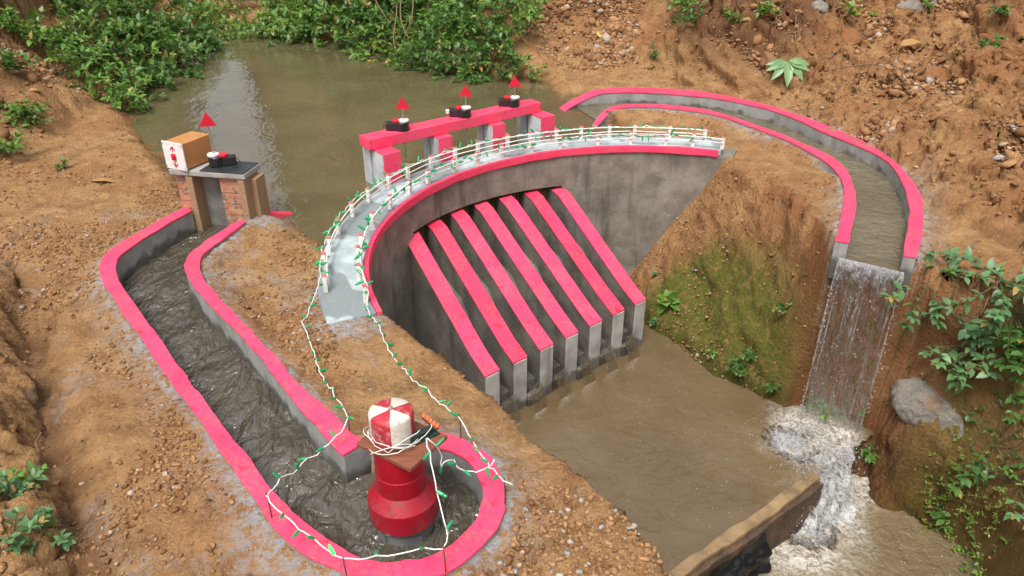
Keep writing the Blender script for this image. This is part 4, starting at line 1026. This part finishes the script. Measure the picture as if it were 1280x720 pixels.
# ------------------------------------------------------------ fallen leaves, twigs, stones
def fallen(name, label, u, v, mat, size, rz, lift=.006, fingers=1, wide=1.):
    c = G(u, v); nn = gnormal(c.x, c.y, .08); Lx = Leaves()
    for k in range(fingers):
        a = rz+(k-(fingers-1)/2)*R(27); d = Vector((math.cos(a), math.sin(a), 0)); d = (d-nn*d.dot(nn)).normalized()
        Lx.add(c+nn*(lift+.004*k), d+nn*.06*(k % 2), nn, size*(1-.07*abs(k-(fingers-1)/2)), .2+.1*k)
    o = Lx.build(name, mat, None, (0, 0, 0), wide); so = o.data
    return tag(o, label, 'leaf')
fallen('fallen_leaf', 'big pale green fallen leaf with seven fingers below the earth bank', 983, 80, M['palm'], .20, R(-95), .03, 7, .72)
fallen('fallen_leaf', 'yellow fallen leaf on the crumbly soil heap', 748, 42, M['yleaf'], .17, R(-75), .03)
fallen('fallen_leaf', 'dry tan leaf on bare soil left of the intake gate', 113, 229, M['dry'], .13, R(12), .012)
fallen('fallen_leaf', 'pale dry leaf beside the clod heap on the bank', 1125, 62, M['dry'], .2, R(20), .03)
TW = [((925, 75), (985, 85), .004, 'thin curved root at the foot of the earth bank left of the pale leaf'), ((973, 25), (972, 78), .005, 'upright dry stalk rising behind the pale fallen leaf'), ((992, 15), (993, 70), .004, 'thin straight stalk on the bank right of the first stalk'),
 ((1015, 80), (1085, 62), .006, 'long dry stick lying across the upper clods'), ((1030, 90), (1105, 80), .006, 'second long dry stick lying just below the first on the clods'), ((1110, 78), (1135, 103), .004, 'short slanted twig on the clod heap'),
 ((1150, 12), (1172, 35), .006, 'pale stick below the stones at the top edge'), ((1216, 38), (1222, 62), .005, 'dry twig beside the small dark plant on the bank'), ((1205, 320), (1225, 303), .004, 'straw lying right of the spillway end'), ((1276, 310), (1279, 330), .004, 'straw at the right frame edge on bare soil'),
 ((222, 605), (262, 625), .0025, 'thin bent straw on bare soil left of the long channel'), ((262, 625), (262, 648), .0025, 'short straw end on bare soil left of the long channel'), ((212, 516), (224, 503), .0022, 'tiny straw beside the outer channel coping'), ((55, 540), (48, 575), .004, 'rootlet in the trench at left'),
 ((1218, 410), (1258, 355), .004, 'dry stalk slanting through the right bank creepers'), ((1150, 480), (1240, 440), .003, 'thin dry stem crossing under the creepers'), ((1090, 672), (1108, 704), .003, 'thin twig at the lower stream edge'), ((1240, 620), (1279, 600), .003, 'dry stem near the lower right corner'),
 ((2, 40), (14, 60), .006, 'dry stick in the upper left corner'), ((30, 118), (42, 135), .005, 'grey twig on the bare left bank'), ((75, 182), (100, 190), .003, 'thin twig on soil left of the box')]
for i, (a, b_, r_, lab) in enumerate(TW):
    A_, B_ = G(*a), G(*b_); pts = []; rr = random.Random(i)
    for q in range(8):
        t = q/7; p = A_.lerp(B_, t); p += Vector((rr.gauss(0, .006), rr.gauss(0, .006), 0)); p.z = max(p.z, zat(p.x, p.y)+r_)+(.02*math.sin(t*3.14)); pts.append(p)
    tag(MB().tube(pts, r_, 5, [r_*(1-.5*q/7) for q in range(8)]).build('dry_twig', M['twig'], smooth=True), lab, 'twig')
def rock(label, u, v, size, seed, mat, rz=0, sink=.3):
    c = G(u, v); bm = bmesh.new(); bmesh.ops.create_icosphere(bm, subdivisions=5, radius=1)
    for w in bm.verts:
        p = np.array(w.co[:]); n1 = fbm(np.array([p[0]*1.3+p[2]*.9+seed]), np.array([p[1]*1.3-p[2]*.8]), 1, 5, seed, .6)[0]; cut = min(1, .80/max(1e-3, abs(p @ np.array((.6, .35, .72))))); cut = min(cut, .84/max(1e-3, abs(p @ np.array((-.65, .5, .57)))))
        f = (1+.28*n1)*cut; w.co = Vector((math.copysign(abs(p[0])**.8, p[0])*f*size[0], math.copysign(abs(p[1])**.8, p[1])*f*size[1], math.copysign(abs(p[2])**.75, p[2])*f*size[2]))
    me = bpy.data.meshes.new('rock'); bm.to_mesh(me); bm.free(); me.materials.append(mat); me.polygons.foreach_set('use_smooth', np.ones(len(me.polygons), bool))
    o = bpy.data.objects.new('rock', me); COL.objects.link(o); nn = gnormal(c.x, c.y, .12)
    o.location = c-nn*size[2]*sink; o.rotation_euler = (nn.to_track_quat('Z', 'Y') @ Euler((0, 0, rz)).to_quaternion()).to_euler(); return tag(o, label, 'rock')
rock('large grey stone half sunk in the right bank below the creepers', 1160, 516, (.165, .10, .06), 3, M['rock'], R(-25), .15)
rock('pale square stone at the top edge of the earth bank', 1136, 7, (.13, .1, .07), 8, M['rock'], .2)
rock('small pale stone right of the square one at the top edge', 1166, 8, (.06, .05, .05), 12, M['rock'], .2)
rock('small tan stone at the top of the bank near the stalks', 1025, 8, (.07, .06, .04), 15, M['rock'], .2)
# loose clods and pebbles
def stones(name, n, gen, r0, r1, sub, pw=3.):
    bm = bmesh.new(); bmesh.ops.create_icosphere(bm, subdivisions=sub, radius=1); bv = np.array([v.co[:] for v in bm.verts]); bf = np.array([[v.index for v in f.verts] for f in bm.faces]); bm.free()
    var = [bv*(1+1.15*(rng.random((len(bv), 1))-.5))*(.65+.6*rng.random(3)) for _ in range(12)]
    VV = []; FF = []; TT = []
    for k in range(n):
        c = gen()
        if c is None: continue
        r = r0+(r1-r0)*rng.random()**pw; q = var[k % 12]; a = rng.random()*6.28; ca, sa = math.cos(a), math.sin(a); b = rng.random()*6.28; cb_, sb = math.cos(b), math.sin(b)
        q = q @ np.array([[1, 0, 0], [0, cb_, -sb], [0, sb, cb_]]).T @ np.array([[ca, -sa, 0], [sa, ca, 0], [0, 0, 1]]).T
        FF.append(bf+len(VV)*len(bv)); VV.append(q*r*np.array((1, 1, .75))+np.array((c[0], c[1], c[2]+r*.25))); TT.append(np.full(len(bv), rng.random()))
    return tag(mesh_np(name, np.vstack(VV), np.vstack(FF), M['stone'], attrs={'tint': np.concatenate(TT)}), kind='stuff')
bare = (~AT['inT']) & (~AT['ch']) & (AT['sp'] < -.03) & (np.abs(AT['r']-(RI+RO)/2) > .12) & (AT['nc'] > .012)
def pick(mask, w=None):
    jj, ii = np.nonzero(mask[:-1, :-1]); ar = (np.diff(gx)[ii]*np.diff(gy)[jj])*(1 if w is None else w[jj, ii]); cdf = np.cumsum(ar); cdf /= cdf[-1]
    def g():
        k = np.searchsorted(cdf, rng.random()); x = gx[ii[k]]+rng.random()*(gx[ii[k]+1]-gx[ii[k]]); y = gy[jj[k]]+rng.random()*(gy[jj[k]+1]-gy[jj[k]]); return (x, y, zat(x, y))
    return g
view = (GY > .9) & (np.abs(GX) < GY*.72+.4) & (GY < 8)
clump = np.clip(.15+fbm(GX, GY, 2.2, 4, 91)*2.2, .02, 1)
stones('soil_clods', 5000, pick(view & bare & ~((GX < -.7) & (GY < 2.6)) & (AT['loose'] > .03), AT['loose']*clump**2+.01), .007, .045, 1, 4.5)
stones('crumbled_soil', 42000, pick(view & bare & (AT['loose'] > .01), AT['loose']*clump**1.5+.01), .004, .020, 0, 2.5)
near = np.clip(1.6/(GY+.2), .05, 1)**1.1
stones('pebbles', 30000, pick(view & bare & (GY < 6.5), (clump**1.6+.06)*near), .0016, .010, 0, 4.2)
stones('gravel_on_slope', 4500, pick(view & AT['inT'] & ~AT['inB'] & (GX > .3), None), .002, .010, 0, 4)

# ------------------------------------------------------------ string lights and their stakes
bulb_b = MB().lathe([(.0022, 0), (.0045, .002), (.0048, .016), (.0036, .020)], 10).lathe([(.0036, .0205), (.0036, .026), (.0012, .029)], 10)
bme = bulb_b.build('bulb', M['bulb']); bulb_me = bme.data; bpy.data.objects.remove(bme)
lme = bulb_b.build('lit_bulb', M['lit']); lit_me = lme.data; bpy.data.objects.remove(lme)
def wp(u, v, h):
    """a point h above the ground (or above coping/deck level) seen at this pixel"""
    p = G(u, v)
    return Vector((*px(u, v, h), h))
def string_light(label, pts, seed, step, lit, jitter=.006, big=.95, cab=.0018):
    rr = random.Random(seed); P_ = [Vector(p) for p in pts]
    dense = []
    for a, b_ in zip(P_[:-1], P_[1:]):
        m = max(2, int((b_-a).length/.02)); sag = .012*(b_-a).length/.2
        for q in range(m):
            t = q/m; p = a.lerp(b_, t); p.z -= sag*math.sin(math.pi*t); p += Vector((rr.gauss(0, 1), rr.gauss(0, 1), rr.gauss(0, 1)))*jitter*.35; dense.append(p)
    dense.append(P_[-1])
    root = thing('string_light', P_[0], label, 'string lights', 'strings of green bulbs')
    MB().tube(dense, cab, 6).build('cable', M['wire'], root, root.location, smooth=True)
    acc = 0; nb = 0
    for a, b_ in zip(dense[:-1], dense[1:]):
        acc += (b_-a).length
        if acc > step and nb < 95:
            acc = rr.uniform(-.35, .15)*step; nb += 1
            d = Vector((rr.gauss(0, 1), rr.gauss(0, 1), rr.gauss(.15, .7))).normalized()
            l_ = nb in lit
            o = bpy.data.objects.new('lit_bulb' if l_ else 'bulb', lit_me if l_ else bulb_me); COL.objects.link(o); o.parent = root
            o.location = a-root.location; o.rotation_mode = 'QUATERNION'; o.rotation_quaternion = d.to_track_quat('Z', 'Y')
            s_ = big*rr.uniform(.88, 1.12); o.scale = (s_, s_, s_)
            if l_: o['label'] = 'bulb that is lit'
    return root
def rail_path(r, angs, h):
    return [(*arc(r, a, a, 1)[0], .028+h+.004*math.sin(k*2.1)) for k, a in enumerate(np.linspace(angs[-1], angs[0], 38))]
string_light('green bulb string along the pond side rail of the dam walkway', rail_path(ROUT+.012, AOUT, .064), 31, .034, set(), .005, 1.25, .0021)
string_light('green bulb string from the pond side rail down across the long channel', rail_path(ROUT+.012, AOUT, .064)[-1:]+[(*px(u, v, h), h) for u, v, h in [(378,402,.05),(388,428,.045),(394,450,.05),(414,487,.07),(432,513,.10),(433,530,.09),(405,560,.07),(384,574,.07),(352,598,.10),(336,616,.11),(333,620,.11)]], 5, .052, {50})
string_light('green bulb string along the buttress side rail of the dam walkway', rail_path(RIN-.012, AIN, .064), 33, .034, set(), .005, 1.25, .0021)
string_light('green bulb string from the buttress side rail to the stake right of the basin', rail_path(RIN-.012, AIN, .064)[-1:]+[(*px(u, v, h), h) for u, v, h in [(459,384,.05),(472,404,.045),(484,432,.04),(506,462,.05),(534,487,.08),(560,512,.11),(574,520,.11),(590,548,.08),(610,578,.09),(630,600,.11),(641,606,.10)]], 9, .052, {30})
string_light('green bulb string round the near edge of the basin and up to the turbine', [(*px(u, v, h), h) for u, v, h in [(333,620,.11),(345,634,.085),(368,655,.075),(392,674,.085),(411,687,.092),(428,698,.100),(447,699,.095),(470,694,.085),(500,691,.085),(530,684,.09),(553,685,.105),(560,670,.10),(552,640,.12),(546,615,.16),(541,590,.20),(537,565,.235),(533,548,.25)]], 14, .075, {4, 10, 14})
string_light('short loop of green bulbs hanging from the turbine circuit board over the basin', [(*px(u, v, h), h) for u, v, h in [(533,548,.25),(545,556,.22),(553,570,.17),(550,585,.14),(556,578,.15),(566,575,.14),(572,585,.12),(590,589,.09),(602,588,.09),(614,582,.08),(618,574,.09)]], 21, .05, {6})
stake_pts = [((433, 514), .10, 'thin rusty wire stake holding the lights beside the inner channel coping'), ((333, 618), .11, 'thin rusty wire stake at the outer coping of the long channel'), ((429, 700), .105, 'thin rusty wire stake at the bottom edge, left one of the basin front'), ((554, 685), .105, 'thin rusty wire stake at the bottom edge, right one of the basin front'),
 ((574, 520), .11, 'thin rusty wire stake on the soil ridge between basin and dam'), ((630, 600), .11, 'thin rusty wire stake right of the basin coping'), ((394, 450), .05, 'short rusty wire stake below the left end of the dam walkway')]
for (uv, h, lab) in stake_pts:
    x, y = px(*uv, h); z0 = min(zat(x, y), 0)-.03
    tag(MB().tube([(x, y, z0), (x+.003, y-.002, h*.5), (x, y, h+.006)], .0022, 6).build('wire_stake', M['rust'], smooth=True), lab, 'stake', 'wire stakes holding the lights')
# pink strip running from the gate into the pond
q0, q1 = px(319, 268, -.02), px(364, 265, -.055)
st_ = MB(); A = resample(np.array([q0, q1]), 12); d_ = (q1-q0)/np.linalg.norm(q1-q0); w_ = np.array((-d_[1], d_[0]))*.022
st_.strip(jit(A-w_, .004, 5), jit(A+w_, .004, 6), -.12, np.linspace(-.004, -.058, 12)); st_.build('coping', M['pinkb'], ig, ig.location)
